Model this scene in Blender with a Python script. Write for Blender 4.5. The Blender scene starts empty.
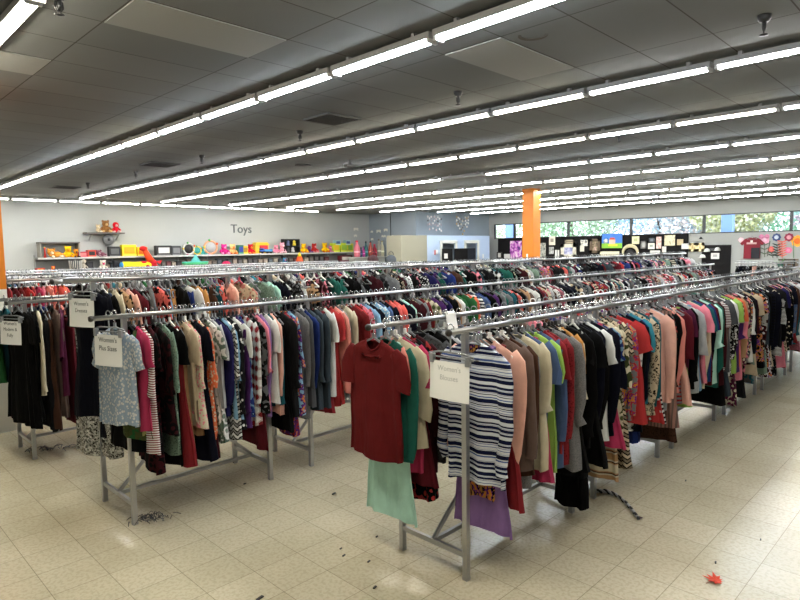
import bpy, math, random
from mathutils import Vector, Matrix
rnd = random.Random(7)
sc = bpy.context.scene
COL = sc.collection
R = math.radians
pi = math.pi

# ------------------------------------------------------------------ helpers
def lin(c):
    out = []
    for v in c[:3]:
        v /= 255.0
        out.append(v / 12.92 if v <= 0.04045 else ((v + 0.055) / 1.055) ** 2.4)
    return (*out, 1.0)

def new_mat(name):
    m = bpy.data.materials.new(name); m.use_nodes = True
    return m, m.node_tree.nodes, m.node_tree.links, m.node_tree.nodes['Principled BSDF']

_plain = {}
def plain(c, rough=0.6, metal=0.0, spec=0.5, alpha=1.0):
    k = (tuple(c), rough, metal, spec, alpha)
    if k not in _plain:
        m, N, L, b = new_mat('surface')
        b.inputs['Base Color'].default_value = lin(c)
        b.inputs['Roughness'].default_value = rough
        b.inputs['Metallic'].default_value = metal
        b.inputs['Specular IOR Level'].default_value = spec
        b.inputs['Alpha'].default_value = alpha
        n = N.new('ShaderNodeTexNoise'); n.inputs['Scale'].default_value = 60
        bp = N.new('ShaderNodeBump'); bp.inputs['Strength'].default_value = 0.05
        L.new(n.outputs['Fac'], bp.inputs['Height']); L.new(bp.outputs['Normal'], b.inputs['Normal'])
        _plain[k] = m
    return _plain[k]

def emit(c, s):
    m = bpy.data.materials.new('lamp_glow'); m.use_nodes = True
    N = m.node_tree.nodes; N.clear()
    e = N.new('ShaderNodeEmission'); o = N.new('ShaderNodeOutputMaterial')
    e.inputs['Color'].default_value = (*c, 1); e.inputs['Strength'].default_value = s
    m.node_tree.links.new(e.outputs[0], o.inputs[0])
    return m

class MB:
    """collects shapes into one mesh"""
    def __init__(s): s.v = []; s.f = []; s.mi = []; s.sm = []; s.m = 0; s.smooth = True
    def add(s, vs, fs, smooth=None):
        o = len(s.v); s.v.extend([tuple(p) for p in vs])
        sm = s.smooth if smooth is None else smooth
        for f in fs:
            s.f.append(tuple(o + i for i in f)); s.mi.append(s.m); s.sm.append(sm)
        return s
    def box(s, c, d, rot=None, bev=0.0):
        x, y, z = d[0] / 2, d[1] / 2, d[2] / 2
        vs = [Vector((a * x, b * y, e * z)) for a in (-1, 1) for b in (-1, 1) for e in (-1, 1)]
        if rot is not None: vs = [rot @ v for v in vs]
        vs = [v + Vector(c) for v in vs]
        return s.add(vs, [(0, 1, 3, 2), (4, 6, 7, 5), (0, 4, 5, 1), (2, 3, 7, 6), (0, 2, 6, 4), (1, 5, 7, 3)], False)
    def bar(s, a, b, w, h, up=(0, 0, 1)):
        a = Vector(a); b = Vector(b); t = (b - a); l = t.length; t.normalize()
        u = Vector(up)
        if abs(t.dot(u)) > 0.95: u = Vector((1, 0, 0))
        n = t.cross(u).normalized(); u = n.cross(t)
        rot = Matrix((t, n, u)).transposed()
        return s.box((a + b) / 2, (l, w, h), rot)
    def tube(s, pts, r, n=8, cap=True, rs=None):
        pts = [Vector(p) for p in pts]; rings = []
        pn = None
        for i, p in enumerate(pts):
            t = (pts[min(i + 1, len(pts) - 1)] - pts[max(i - 1, 0)]).normalized()
            if pn is None:
                u = Vector((0, 0, 1)) if abs(t.z) < 0.9 else Vector((1, 0, 0))
                pn = t.cross(u).normalized()
            else:
                pn = (pn - t * pn.dot(t)).normalized()
            bn = t.cross(pn); rr = rs[i] if rs else r
            rings.append([p + (pn * math.cos(2 * pi * k / n) + bn * math.sin(2 * pi * k / n)) * rr for k in range(n)])
        return s.loft(rings, cap, cap)
    def loft(s, rings, cap0=False, cap1=False, skip=()):
        n = len(rings[0]); vs = [p for r in rings for p in r]; fs = []
        for i in range(len(rings) - 1):
            for k in range(n):
                if k in skip: continue
                fs.append((i * n + k, i * n + (k + 1) % n, (i + 1) * n + (k + 1) % n, (i + 1) * n + k))
        if cap0: fs.append(tuple(range(n))[::-1])
        if cap1: fs.append(tuple((len(rings) - 1) * n + k for k in range(n)))
        return s.add(vs, fs)
    def lathe(s, prof, c=(0, 0, 0), n=16, sx=1, sy=1):
        c = Vector(c)
        rings = [[c + Vector((r * sx * math.cos(2 * pi * k / n), r * sy * math.sin(2 * pi * k / n), z)) for k in range(n)] for r, z in prof]
        return s.loft(rings, True, True)
    def ball(s, c, r, n=12, sz=(1, 1, 1)):
        prof = [(max(1e-4, math.sin(pi * i / 8)) * r, -math.cos(pi * i / 8) * r * sz[2]) for i in range(9)]
        return s.lathe(prof, c, n, sz[0], sz[1])
    def prism(s, pts, d, org, u, v):
        """outline pts (2D) in plane u,v at org, thickness d along u x v"""
        u = Vector(u); v = Vector(v); w = u.cross(v).normalized(); o = Vector(org); n = len(pts)
        A = [o + u * a + v * b for a, b in pts]; B = [p + w * d for p in A]
        fs = [tuple(range(n))[::-1], tuple(range(n, 2 * n))]
        fs += [(k, (k + 1) % n, n + (k + 1) % n, n + k) for k in range(n)]
        return s.add(A + B, fs, False)
    def mesh(s, name):
        me = bpy.data.meshes.new(name); me.from_pydata(s.v, [], s.f); me.update()
        me.polygons.foreach_set('use_smooth', s.sm); me.polygons.foreach_set('material_index', s.mi)
        return me

def link(name, me, mat=None, parent=None, loc=None, rz=0.0):
    o = bpy.data.objects.new(name, me); COL.objects.link(o)
    if mat is not None:
        if not me.materials: me.materials.append(mat)
        elif me.materials[0] is not mat:
            o.material_slots[0].link = 'OBJECT'; o.material_slots[0].material = mat
    if parent is not None: o.parent = parent
    if loc is not None: o.location = loc
    if rz: o.rotation_euler = (0, 0, rz)
    return o

def obj(name, mb, mat, parent=None, loc=None, rz=0.0):
    return link(name, mb.mesh(name), mat, parent, loc, rz)

def tag(o, label, cat=None, group=None, kind=None):
    if label: o['label'] = label
    if cat: o['category'] = cat
    if group: o['group'] = group
    if kind: o['kind'] = kind
    return o

def thing(name, loc, label, cat, group=None, rz=0.0):
    o = bpy.data.objects.new(name, None); COL.objects.link(o)
    o.location = loc; o.rotation_euler = (0, 0, rz); o.empty_display_size = 0.1
    return tag(o, label, cat, group)

def copy_tree(o, parent=None):
    c = o.copy(); COL.objects.link(c); c.parent = parent
    for ch in list(o.children): copy_tree(ch, c)
    return c

def text_mesh(txt, size, extrude=0.0006, align='CENTER', spacing=1.25):
    cu = bpy.data.curves.new('lettering', 'FONT'); cu.body = txt; cu.size = size; cu.extrude = extrude
    cu.align_x = align; cu.align_y = 'CENTER'; cu.space_line = spacing; cu.resolution_u = 3
    o = bpy.data.objects.new('lettering', cu); COL.objects.link(o)
    me = bpy.data.meshes.new_from_object(o.evaluated_get(bpy.context.evaluated_depsgraph_get()))
    bpy.data.objects.remove(o); me.name = 'lettering'; me.materials.clear()
    return me

def structure(name, mb, mat, label=None, parent=None):
    o = obj(name, mb, mat, parent)
    if parent is None: o['kind'] = 'structure'
    if label: tag(o, label, 'room')
    return o

ORD = ('first second third fourth fifth sixth seventh eighth ninth tenth eleventh twelfth thirteenth fourteenth fifteenth '
       'sixteenth seventeenth eighteenth nineteenth twentieth').split()

# ------------------------------------------------------------------ camera
H = 1.9; FPX = 597.92
def RZ(t): return Matrix.Rotation(t, 3, 'Z')
CR = RZ(-0.78802534) @ Matrix.Rotation(1.48439058, 3, 'X') @ RZ(-0.01493867)
cam = bpy.data.cameras.new('camera'); cam.sensor_width = 36; cam.lens = FPX / 800 * 36; cam.clip_end = 300
co = bpy.data.objects.new('camera', cam); COL.objects.link(co)
co.matrix_world = Matrix.Translation((0, 0, H)) @ CR.to_4x4()
sc.camera = co
def ray(x, y): return CR @ Vector(((x - 400) / FPX, -(y - 300) / FPX, -1))
def atX(x, y, X): d = ray(x, y); return Vector((0, 0, H)) + d * (X / d.x)
def atY(x, y, Y): d = ray(x, y); return Vector((0, 0, H)) + d * (Y / d.y)
def atZ(x, y, Z): d = ray(x, y); return Vector((0, 0, H)) + d * ((Z - H) / d.z)
def proj(p):
    q = CR.transposed() @ (Vector(p) - Vector((0, 0, H)))
    return 400 - FPX * q.x / q.z, 300 + FPX * q.y / q.z

# ------------------------------------------------------------------ room
CEIL = 3.6
XB, YL = 26.1, 22.4            # back (window) wall, toy wall
def mat_floor():
    m, N, L, b = new_mat('vinyl_tile_floor')
    tc = N.new('ShaderNodeTexCoord'); mp = N.new('ShaderNodeMapping')
    mp.inputs['Location'].default_value = (-0.262, -0.285, 0)
    br = N.new('ShaderNodeTexBrick'); br.offset = 0; br.squash = 1
    br.inputs['Scale'].default_value = 1; br.inputs['Brick Width'].default_value = 0.3045; br.inputs['Row Height'].default_value = 0.3045
    br.inputs['Mortar Size'].default_value = 0.0022; br.inputs['Mortar Smooth'].default_value = 0.4
    br.inputs['Color1'].default_value = lin((206, 197, 174)); br.inputs['Color2'].default_value = lin((197, 188, 164))
    br.inputs['Mortar'].default_value = lin((146, 137, 118)); br.inputs['Bias'].default_value = 0
    n1 = N.new('ShaderNodeTexNoise'); n1.noise_dimensions = '2D'; n1.inputs['Scale'].default_value = 47; n1.inputs['Detail'].default_value = 2
    n2 = N.new('ShaderNodeTexNoise'); n2.inputs['Scale'].default_value = 1.3; n2.inputs['Detail'].default_value = 6
    r1 = N.new('ShaderNodeValToRGB'); r1.color_ramp.elements[0].position = .36; r1.color_ramp.elements[0].color = (.74, .72, .68, 1)
    r1.color_ramp.elements[1].position = .55; r1.color_ramp.elements[1].color = (1, 1, 1, 1)
    r2 = N.new('ShaderNodeValToRGB'); r2.color_ramp.elements[0].position = .3; r2.color_ramp.elements[0].color = (.82, .80, .76, 1)
    r2.color_ramp.elements[1].position = .65; r2.color_ramp.elements[1].color = (1.03, 1.03, 1.03, 1)
    m1 = N.new('ShaderNodeMixRGB'); m1.blend_type = 'MULTIPLY'; m1.inputs[0].default_value = .5
    m2 = N.new('ShaderNodeMixRGB'); m2.blend_type = 'MULTIPLY'; m2.inputs[0].default_value = .8
    # dark scuff specks
    vo = N.new('ShaderNodeTexVoronoi'); vo.inputs['Scale'].default_value = 2.3; vo.inputs['Randomness'].default_value = 1
    wn = N.new('ShaderNodeTexNoise'); wn.inputs['Scale'].default_value = 30
    ma = N.new('ShaderNodeMath'); ma.operation = 'MULTIPLY_ADD'; ma.inputs[1].default_value = .05
    rs = N.new('ShaderNodeValToRGB'); rs.color_ramp.elements[0].position = .037; rs.color_ramp.elements[0].color = (.28, .26, .23, 1)
    rs.color_ramp.elements[1].position = .046; rs.color_ramp.elements[1].color = (1, 1, 1, 1)
    m3 = N.new('ShaderNodeMixRGB'); m3.blend_type = 'MULTIPLY'; m3.inputs[0].default_value = 0
    L.new(tc.outputs['Object'], mp.inputs['Vector']); L.new(mp.outputs[0], br.inputs['Vector'])
    for n in (n1, n2, vo, wn): L.new(tc.outputs['Object'], n.inputs['Vector'])
    L.new(n1.outputs['Fac'], r1.inputs[0]); L.new(n2.outputs['Fac'], r2.inputs[0])
    L.new(br.outputs['Color'], m1.inputs[1]); L.new(r1.outputs[0], m1.inputs[2])
    L.new(m1.outputs[0], m2.inputs[1]); L.new(r2.outputs[0], m2.inputs[2])
    L.new(wn.outputs['Fac'], ma.inputs[0]); L.new(vo.outputs['Distance'], ma.inputs[2])
    L.new(ma.outputs[0], rs.inputs[0]); L.new(m2.outputs[0], m3.inputs[1]); L.new(rs.outputs[0], m3.inputs[2])
    L.new(m3.outputs[0], b.inputs['Base Color'])
    rr = N.new('ShaderNodeMapRange'); rr.inputs['To Min'].default_value = .14; rr.inputs['To Max'].default_value = .32
    L.new(n2.outputs['Fac'], rr.inputs['Value']); L.new(rr.outputs[0], b.inputs['Roughness'])
    b.inputs['Specular IOR Level'].default_value = .55
    bp = N.new('ShaderNodeBump'); bp.inputs['Strength'].default_value = .12; bp.inputs['Distance'].default_value = .004
    L.new(n2.outputs['Fac'], bp.inputs['Height']); L.new(bp.outputs[0], b.inputs['Normal'])
    return m

def mat_ceiling():
    m, N, L, b = new_mat('ceiling_tile')
    tc = N.new('ShaderNodeTexCoord'); mp = N.new('ShaderNodeMapping')
    mp.inputs['Location'].default_value = (-0.50, -0.50, 0)
    br = N.new('ShaderNodeTexBrick'); br.offset = 0; br.squash = 1
    br.inputs['Scale'].default_value = 1; br.inputs['Brick Width'].default_value = 1.22; br.inputs['Row Height'].default_value = 0.61
    br.inputs['Mortar Size'].default_value = 0.006; br.inputs['Mortar Smooth'].default_value = 0.1
    br.inputs['Color1'].default_value = lin((127, 129, 128)); br.inputs['Color2'].default_value = lin((119, 121, 121))
    br.inputs['Mortar'].default_value = lin((84, 82, 77))
    n2 = N.new('ShaderNodeTexNoise'); n2.inputs['Scale'].default_value = .35; n2.inputs['Detail'].default_value = 5
    r2 = N.new('ShaderNodeValToRGB'); r2.color_ramp.elements[0].position = .3; r2.color_ramp.elements[0].color = (.8, .8, .8, 1)
    r2.color_ramp.elements[1].position = .7; r2.color_ramp.elements[1].color = (1, 1, 1, 1)
    n1 = N.new('ShaderNodeTexNoise'); n1.inputs['Scale'].default_value = 90
    mm = N.new('ShaderNodeMixRGB'); mm.blend_type = 'MULTIPLY'; mm.inputs[0].default_value = 1
    L.new(tc.outputs['Object'], mp.inputs['Vector']); L.new(mp.outputs[0], br.inputs['Vector'])
    L.new(tc.outputs['Object'], n2.inputs['Vector']); L.new(tc.outputs['Object'], n1.inputs['Vector'])
    L.new(n2.outputs['Fac'], r2.inputs[0]); L.new(br.outputs['Color'], mm.inputs[1]); L.new(r2.outputs[0], mm.inputs[2])
    L.new(mm.outputs[0], b.inputs['Base Color']); b.inputs['Roughness'].default_value = .95
    b.inputs['Specular IOR Level'].default_value = .1
    bp = N.new('ShaderNodeBump'); bp.inputs['Strength'].default_value = .25; bp.inputs['Distance'].default_value = .004
    L.new(n1.outputs['Fac'], bp.inputs['Height']); L.new(bp.outputs[0], b.inputs['Normal'])
    return m

def mat_wall(c, name='painted_wall'):
    m, N, L, b = new_mat(name)
    n = N.new('ShaderNodeTexNoise'); n.inputs['Scale'].default_value = .8; n.inputs['Detail'].default_value = 4
    r = N.new('ShaderNodeValToRGB'); r.color_ramp.elements[0].color = lin([v * .95 for v in c]); r.color_ramp.elements[1].color = lin([min(255, v * 1.03) for v in c])
    tc = N.new('ShaderNodeTexCoord'); L.new(tc.outputs['Object'], n.inputs['Vector'])
    L.new(n.outputs['Fac'], r.inputs[0]); L.new(r.outputs[0], b.inputs['Base Color'])
    b.inputs['Roughness'].default_value = .75; b.inputs['Specular IOR Level'].default_value = .25
    n1 = N.new('ShaderNodeTexNoise'); n1.inputs['Scale'].default_value = 120
    bp = N.new('ShaderNodeBump'); bp.inputs['Strength'].default_value = .08
    L.new(n1.outputs['Fac'], bp.inputs['Height']); L.new(bp.outputs[0], b.inputs['Normal'])
    return m

W_WALL = mat_wall((178, 181, 180)); W_BACK = mat_wall((156, 157, 154)); W_ALC = mat_wall((148, 158, 167))
X0, Y0 = -4.0, -6.0
structure('floor', MB().box(((X0 + XB) / 2, (Y0 + YL) / 2, -.05), (XB - X0 + .6, YL - Y0 + .6, .1)), mat_floor(), 'beige vinyl tile floor with thin seams and scuffs')
structure('ceiling', MB().box(((X0 + XB) / 2, (Y0 + YL) / 2, CEIL + .05), (XB - X0 + .6, YL - Y0 + .6, .1)), mat_ceiling(), 'grey suspended tile ceiling above the light rows')
structure('wall_left', MB().box(((X0 + 20.4) / 2, YL + .1, CEIL / 2), (20.4 - X0, .2, CEIL)), W_WALL, 'pale wall behind the toy shelves')
YA = 19.2                       # alcove wall that steps toward the room
mb = MB(); mb.box((20.5, (YA + YL) / 2 + .1, CEIL / 2), (.2, YL - YA + .2, CEIL)); mb.box(((20.6 + XB + .2) / 2, YA + .1, CEIL / 2), (XB + .2 - 20.6, .2, CEIL))
structure('wall_alcove', mb, W_ALC, 'blue grey wall stepping forward above the fitting room block')
ZW0, ZW1 = 2.31, 3.07
WIN = [(17.62, 18.87), (14.57, 17.62), (11.5, 14.57), (8.48, 11.5), (5.43, 8.48), (2.38, 5.43)]
mb = MB()
mb.box((XB + .1, (Y0 + YA) / 2, ZW0 / 2), (.2, YA - Y0, ZW0)); mb.box((XB + .1, (Y0 + YA) / 2, (ZW1 + CEIL) / 2), (.2, YA - Y0, CEIL - ZW1))
mb.box((XB + .1, (18.87 + YA) / 2, (ZW0 + ZW1) / 2), (.2, YA - 18.87, ZW1 - ZW0)); mb.box((XB + .1, (Y0 + 2.38) / 2, (ZW0 + ZW1) / 2), (.2, 2.38 - Y0, ZW1 - ZW0))
structure('wall_back', mb, W_BACK, 'grey wall with the band of high windows')
structure('wall_right', MB().box(((X0 + XB) / 2, Y0 - .1, CEIL / 2), (XB - X0, .2, CEIL)), W_BACK)
structure('wall_front', MB().box((X0 - .1, (Y0 + YL) / 2, CEIL / 2), (.2, YL - Y0, CEIL)), W_BACK)
gm, N, L, b = new_mat('window_glass')
b.inputs['Base Color'].default_value = (.95, .97, 1, 1); b.inputs['Roughness'].default_value = .04; b.inputs['Transmission Weight'].default_value = 1; b.inputs['IOR'].default_value = 1.02
FRAME = plain((38, 40, 42), .4)
for i, (a, c) in enumerate(WIN):
    r = bpy.data.objects.new('window_%d' % (i + 1), None); COL.objects.link(r); r.location = (XB, (a + c) / 2, ZW0); r['kind'] = 'structure'
    w = c - a; h = ZW1 - ZW0; f = MB()
    for s in (-1, 1): f.box((.06, s * (w / 2 - .025), h / 2), (.1, .05, h))
    f.box((.06, 0, .02), (.1, w, .04)); f.box((.06, 0, h - .02), (.1, w, .04))
    obj('window_frame', f, FRAME, r); obj('pane', MB().box((.07, 0, h / 2), (.006, w - .1, h - .08)), gm, r)
# wall trim lines
structure('trim_1', MB().box((20.39 - .0, 20.85, CEIL / 2 + .3), (.03, .03, CEIL - .6)), plain((40, 42, 45), .5))

# fitting-room block in the alcove
BF = 18.3; BT = 2.46
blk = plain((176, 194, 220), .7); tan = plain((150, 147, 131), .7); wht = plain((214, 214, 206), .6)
pa = atY(401, 240, BF).x; pb = atY(427, 240, BF).x
structure('partition_tan', MB().box(((pa + pb) / 2, (BF + YA) / 2, BT / 2), (pb - pa, YA - BF, BT)), tan, 'tan panel of the fitting room block')
o1a, o1b = atY(441, 250, BF).x, atY(456, 250, BF).x; o2a, o2b = atY(465, 250, BF).x, atY(478, 250, BF).x; pe = atY(489.5, 250, BF).x
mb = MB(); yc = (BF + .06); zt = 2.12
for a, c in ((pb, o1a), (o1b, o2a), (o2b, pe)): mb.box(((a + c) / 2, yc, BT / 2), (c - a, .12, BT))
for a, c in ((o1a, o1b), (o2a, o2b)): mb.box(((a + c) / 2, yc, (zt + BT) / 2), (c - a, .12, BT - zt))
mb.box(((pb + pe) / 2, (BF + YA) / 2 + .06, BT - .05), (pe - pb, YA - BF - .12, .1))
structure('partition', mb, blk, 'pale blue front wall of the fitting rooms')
for i, (a, c) in enumerate(((o1a, o1b), (o2a, o2b))):
    mb = MB()
    for x in (a, c): mb.box((x, BF - .02, zt / 2), (.14, .04, zt))
    mb.box(((a + c) / 2, BF - .02, zt + .05), (c - a + .14, .04, .14))
    structure('trim_%d' % (i + 2), mb, wht)
t = thing('folding_screen', (atY(460, 255, 17.6).x, 17.6, 0), 'black folding screen standing before the fitting room doors', 'screen')
xa, xb_ = atY(442, 250, 17.6).x - t.location.x, atY(477, 250, 17.6).x - t.location.x
for k in range(3):
    w = (xb_ - xa) / 3
    p = obj('screen_panel', MB().box((xa + w * (k + .5), .05 * (-1) ** k, .92), (w * .98, .03, 1.86), RZ(.12 * (-1) ** k)), plain((10, 8, 9) if k < 2 else (26, 28, 36), .8, spec=.2), t)
pp = atY(447, 256, 17.4)
tag(obj('paper_notice', MB().box((pp.x, 17.46, pp.z), (.24, .006, .22)), plain((226, 224, 220))), 'white paper notice on the black folding screen', 'sign')
pp = atY(436, 252, BF)
t = thing('wall_switch', (pp.x, BF - .01, pp.z), 'white switch plate with red tab on pale blue wall', 'switch')
obj('plate', MB().box((.05, -.01, 0), (.14, .02, .2)), plain((228, 228, 224)), t); obj('tab', MB().box((-.09, -.01, -.02), (.1, .02, .22)), plain((204, 120, 120)), t)
pp = atY(483, 256, BF); tag(obj('paper_note', MB().box((pp.x, BF - .006, pp.z), (.1, .006, .2)), plain((230, 228, 220))), 'small white note right of the fitting room door', 'sign')

# columns: orange above, white below
def mat_column():
    m, N, L, b = new_mat('column_paint')
    tc = N.new('ShaderNodeTexCoord'); sx = N.new('ShaderNodeSeparateXYZ'); g = N.new('ShaderNodeMath'); g.operation = 'GREATER_THAN'; g.inputs[1].default_value = 1.53
    mx = N.new('ShaderNodeMixRGB'); mx.inputs[1].default_value = lin((216, 214, 206)); mx.inputs[2].default_value = lin((208, 118, 4))
    L.new(tc.outputs['Object'], sx.inputs[0]); L.new(sx.outputs['Z'], g.inputs[0]); L.new(g.outputs[0], mx.inputs[0]); L.new(mx.outputs[0], b.inputs['Base Color'])
    b.inputs['Roughness'].default_value = .5
    return m
CM = mat_column()
for (x, y, lb) in ((15.40, 9.72, 'square orange column in the middle of the shop'), (1.17, 7.42, 'orange and white column at the left edge')):
    o = obj('column', MB().box((.19, .19, CEIL / 2), (.38, .38, CEIL)), CM, None, (x, y, 0)); tag(o, lb, 'column', kind='structure')
for (px, py, w, h, lb) in ((535.5, 256, .2, .34, 'tall white paper sheet taped to the orange column'), (527, 258, .08, .24, 'narrow white slip taped to orange column')):
    p = atY(px, py, 9.745); tag(obj('paper_sheet', MB().box((p.x, 9.74, p.z), (w, .006, h)), plain((232, 230, 226))), lb, 'paper')

# ------------------------------------------------------------------ lights
TUBE = {'cool': emit((.86, .95, 1.0), 70), 'neutral': emit((1.0, 1.0, .98), 70), 'warm': emit((1.0, .94, .76), 66)}
UNLIT = plain((190, 192, 190), .3)
HOUS = plain((150, 150, 152), .5)
hb = MB(); hb.box((0, 0, .035), (.11, 1.2, .05)); hb.box((0, -.4, .08), (.05, .03, .04)); hb.box((0, .4, .08), (.05, .03, .04))
me_h = hb.mesh('housing'); me_h.materials.append(HOUS)
tb = MB().tube([(0, -.575, 0), (0, .575, 0)], .0125, 8); me_t = tb.mesh('tube'); me_t.materials.append(TUBE['cool'])
sb = MB(); 
sb.box((0, 0, .004), (.1, .025, .05))
me_s = sb.mesh('lamp_holder'); me_s.materials.append(plain((205, 205, 205), .5))
def strip(x, y, rz, tone, label, group):
    t = thing('strip_light', (x, y, 3.5), label, 'ceiling light', group, rz)
    link('housing', me_h, None, t)
    for s in (-1, 1):
        link('tube', me_t, TUBE.get(tone, UNLIT), t, (s * .026, 0, 0))
        link('lamp_holder', me_s, None, t, (0, s * .585, 0))
ROWX = [1.18, 3.6, 6.05, 8.47, 10.9, 13.32, 15.75, 18.2, 20.6, 23.0]
dark_px = [(476, 178), (20, 178), (88, 157)]
cand = []
for i, x in enumerate(ROWX):
    for k in range(-5, 13):
        if k < {1.18: -5, 3.6: -3}.get(x, -2): continue
        y = 3.155 + 1.2385 * (k + .5)
        if x > 20.0 and y > 17.4: continue
        if x < 2 and y > 16: pass
        cand.append((i, k, x, y))
dark = {min(cand, key=lambda c: (proj((c[2], c[3], 3.5))[0] - p[0]) ** 2 + (proj((c[2], c[3], 3.5))[1] - p[1]) ** 2 if c[3] > 1 else 1e9)[:2] for p in dark_px[:1]}
ROWNAME = ['first', 'second', 'third', 'fourth', 'fifth', 'sixth', 'seventh', 'eighth', 'ninth', 'tenth', 'eleventh']
for (i, k, x, y) in cand:
    tone = rnd.choice(['cool', 'cool', 'neutral', 'neutral', 'warm'])
    if i == 1: tone = 'cool' if k in (-1, 0, 1, 2, 3, 6, 7) else ('warm' if k in (4, 9) else 'neutral')
    if i == 2: tone = 'warm' if k in (0, 1, 2, 3, 4) else 'neutral'
    if i == 0: tone = 'warm'
    if (i, k) in dark: tone = 'off'
    n = sum(1 for c in cand if c[0] == i and c[1] > k)
    strip(x, y, 0, tone, '%s twin tube strip light, %s from the toy wall in the %s row' % ('unlit' if tone == 'off' else {'cool': 'cool white', 'neutral': 'white', 'warm': 'warm white'}[tone], ORD[n], ROWNAME[i]), 'strip lights in the long ceiling rows')
for k in range(12):
    strip(1.4 + 1.25 * k, 20.5, pi / 2, 'warm' if k in (1, 2, 5, 6, 10, 11) else 'neutral', 'strip light along the toy wall, %s from its left end' % ORD[k], 'strip lights along the toy wall')

# sprinklers, vents
def sprinkler(px, py, lb):
    p = atZ(px, py, 3.5); t = thing('sprinkler_head', (p.x, p.y, CEIL), lb, 'sprinkler', 'ceiling sprinklers')
    m = plain((46, 46, 48), .4)
    obj('escutcheon', MB().lathe([(.05, 0), (.045, -.03), (.03, -.05)]), m, t)
    obj('body', MB().lathe([(.018, -.05), (.016, -.09), (.008, -.12)]), m, t)
    obj('frame_arm', MB().tube([(-.02, 0, -.06), (-.025, 0, -.1), (0, 0, -.14), (.025, 0, -.1), (.02, 0, -.06)], .006, 6), m, t)
    obj('deflector', MB().lathe([(.03, -.14), (.032, -.145), (.005, -.15)]), m, t)
for px, py, lb in ((59, 8, 'dark sprinkler head near the top left corner'), (764, 29, 'dark sprinkler head above the third light row, far right'), (458, 101, 'small sprinkler head between second and third light rows'),
                   (300, 138, 'small sprinkler head left of the dark square vent'), (136, 176, 'small sprinkler head above the toy shelf area'), (202, 161, 'small sprinkler head between the ceiling vents'), (88, 187, 'small sprinkler head by the perimeter light'),
                   (619, 139, 'small sprinkler head behind the third light row')):
    sprinkler(px, py, lb)
def vent(px, py, w, lb):
    p = atZ(px, py, CEIL); t = thing('air_vent', (p.x, p.y, CEIL - .012), lb, 'vent', 'ceiling air vents')
    f = MB()
    for s in (-1, 1): f.box((s * w / 2, 0, 0), (.03, w, .02)); f.box((0, s * w / 2, 0), (w, .03, .02))
    obj('vent_frame', f, plain((58, 58, 58)), t); obj('backing', MB().box((0, 0, .006), (w, w, .008)), plain((38, 38, 38)), t)
    s = MB()
    for k in range(11): s.box((0, -w / 2 + w * (k + .5) / 11, -.002), (w - .03, .012, .012), Matrix.Rotation(.6, 3, 'X'))
    obj('louvre', s, plain((50, 50, 50)), t)
vent(332, 118.5, .52, 'dark square ceiling vent between first two light rows')
vent(160, 164, .55, 'dark ceiling vent nearer the toy wall')
vent(65, 187, .55, 'dark ceiling vent closest to the toy wall')
# lighter replacement tiles
for k, (px, py, lb) in enumerate(((187, 25, 'paler replacement ceiling tile at upper left'), (20, 64, 'paler replacement ceiling tile at left edge'), (500, 58, 'paler replacement ceiling tile between light rows'))):
    p = atZ(px, py, CEIL)
    cx = .50 + 1.22 * math.floor((p.x - .50) / 1.22) + .61; cy = .50 + .61 * math.floor((p.y - .5) / .61) + .305
    tag(obj('ceiling_tile', MB().box((cx, cy, CEIL - .004), (1.20, .59, .008)), plain((148, 149, 146), .95, spec=.1)), lb, 'ceiling tile', kind='structure')
p = atZ(533, 35, CEIL)
mb = MB(); n = 14; pts = []
for k in range(n + 1): a = -1.0 + 3.4 * k / n; pts.append((.12 * math.cos(a), .12 * math.sin(a)))
for k in range(n, -1, -1): a = -1.0 + 3.4 * k / n; q = .10 - .03 * math.sin(pi * k / n); pts.append((q * math.cos(a), q * math.sin(a)))
mb.prism(pts, -.003, (p.x, p.y, CEIL - .003), (1, 0, 0), (0, 1, 0))
tag(obj('water_stain', mb, plain((92, 88, 82), .95, spec=.1)), 'brown crescent water stain on a ceiling tile', 'stain')
for px, py, lb in ((303, 165, 'round dark ceiling speaker between light rows'), (350, 160, 'small projector bracket hanging under the ceiling')):
    p = atZ(px, py, CEIL)
    if 'speaker' in lb:
        t = thing('ceiling_speaker', (p.x, p.y, CEIL), lb, 'speaker'); obj('rim', MB().lathe([(.16, 0), (.16, -.02), (.13, -.02)], n=20), plain((70, 70, 70)), t); obj('grille', MB().lathe([(.13, -.015), (.1, -.02), (.01, -.022)], n=20), plain((30, 30, 30)), t)
    else:
        t = thing('ceiling_bracket', (p.x, p.y, CEIL), lb, 'bracket'); obj('stem', MB().box((0, 0, -.05), (.04, .04, .1)), plain((60, 60, 60)), t); obj('plate', MB().box((0, 0, -.11), (.24, .12, .04)), plain((90, 90, 88)), t)

# ------------------------------------------------------------------ cloth
CLR = dict(zip('black charcoal navy white cream grey slate maroon burgundy crimson red pink salmon peach plum magenta purple lavender indigo blue denim sky teal turquoise mint sage green olive lime mustard orange tan brown taupe silver coral emerald beige wine ash dusty powder'.split(),
 [(13, 13, 15), (38, 38, 42), (18, 22, 42), (214, 214, 212), (206, 195, 168), (128, 128, 130), (70, 82, 92), (126, 20, 28), (76, 18, 32), (150, 22, 42), (190, 32, 36), (226, 130, 150), (224, 140, 125), (228, 176, 158), (98, 28, 70), (190, 30, 100), (88, 44, 110), (152, 116, 176), (46, 42, 100), (34, 62, 128), (84, 108, 148), (130, 176, 206), (12, 104, 116), (22, 148, 168), (180, 224, 210), (128, 152, 136), (44, 112, 62), (88, 98, 52), (160, 198, 74), (196, 140, 44), (226, 112, 36), (184, 146, 104), (92, 62, 46), (120, 100, 92), (176, 178, 182), (226, 100, 88), (8, 112, 100), (196, 178, 150), (110, 22, 44), (92, 94, 98), (164, 122, 110), (160, 178, 198)]))
_cloth = {}
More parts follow.
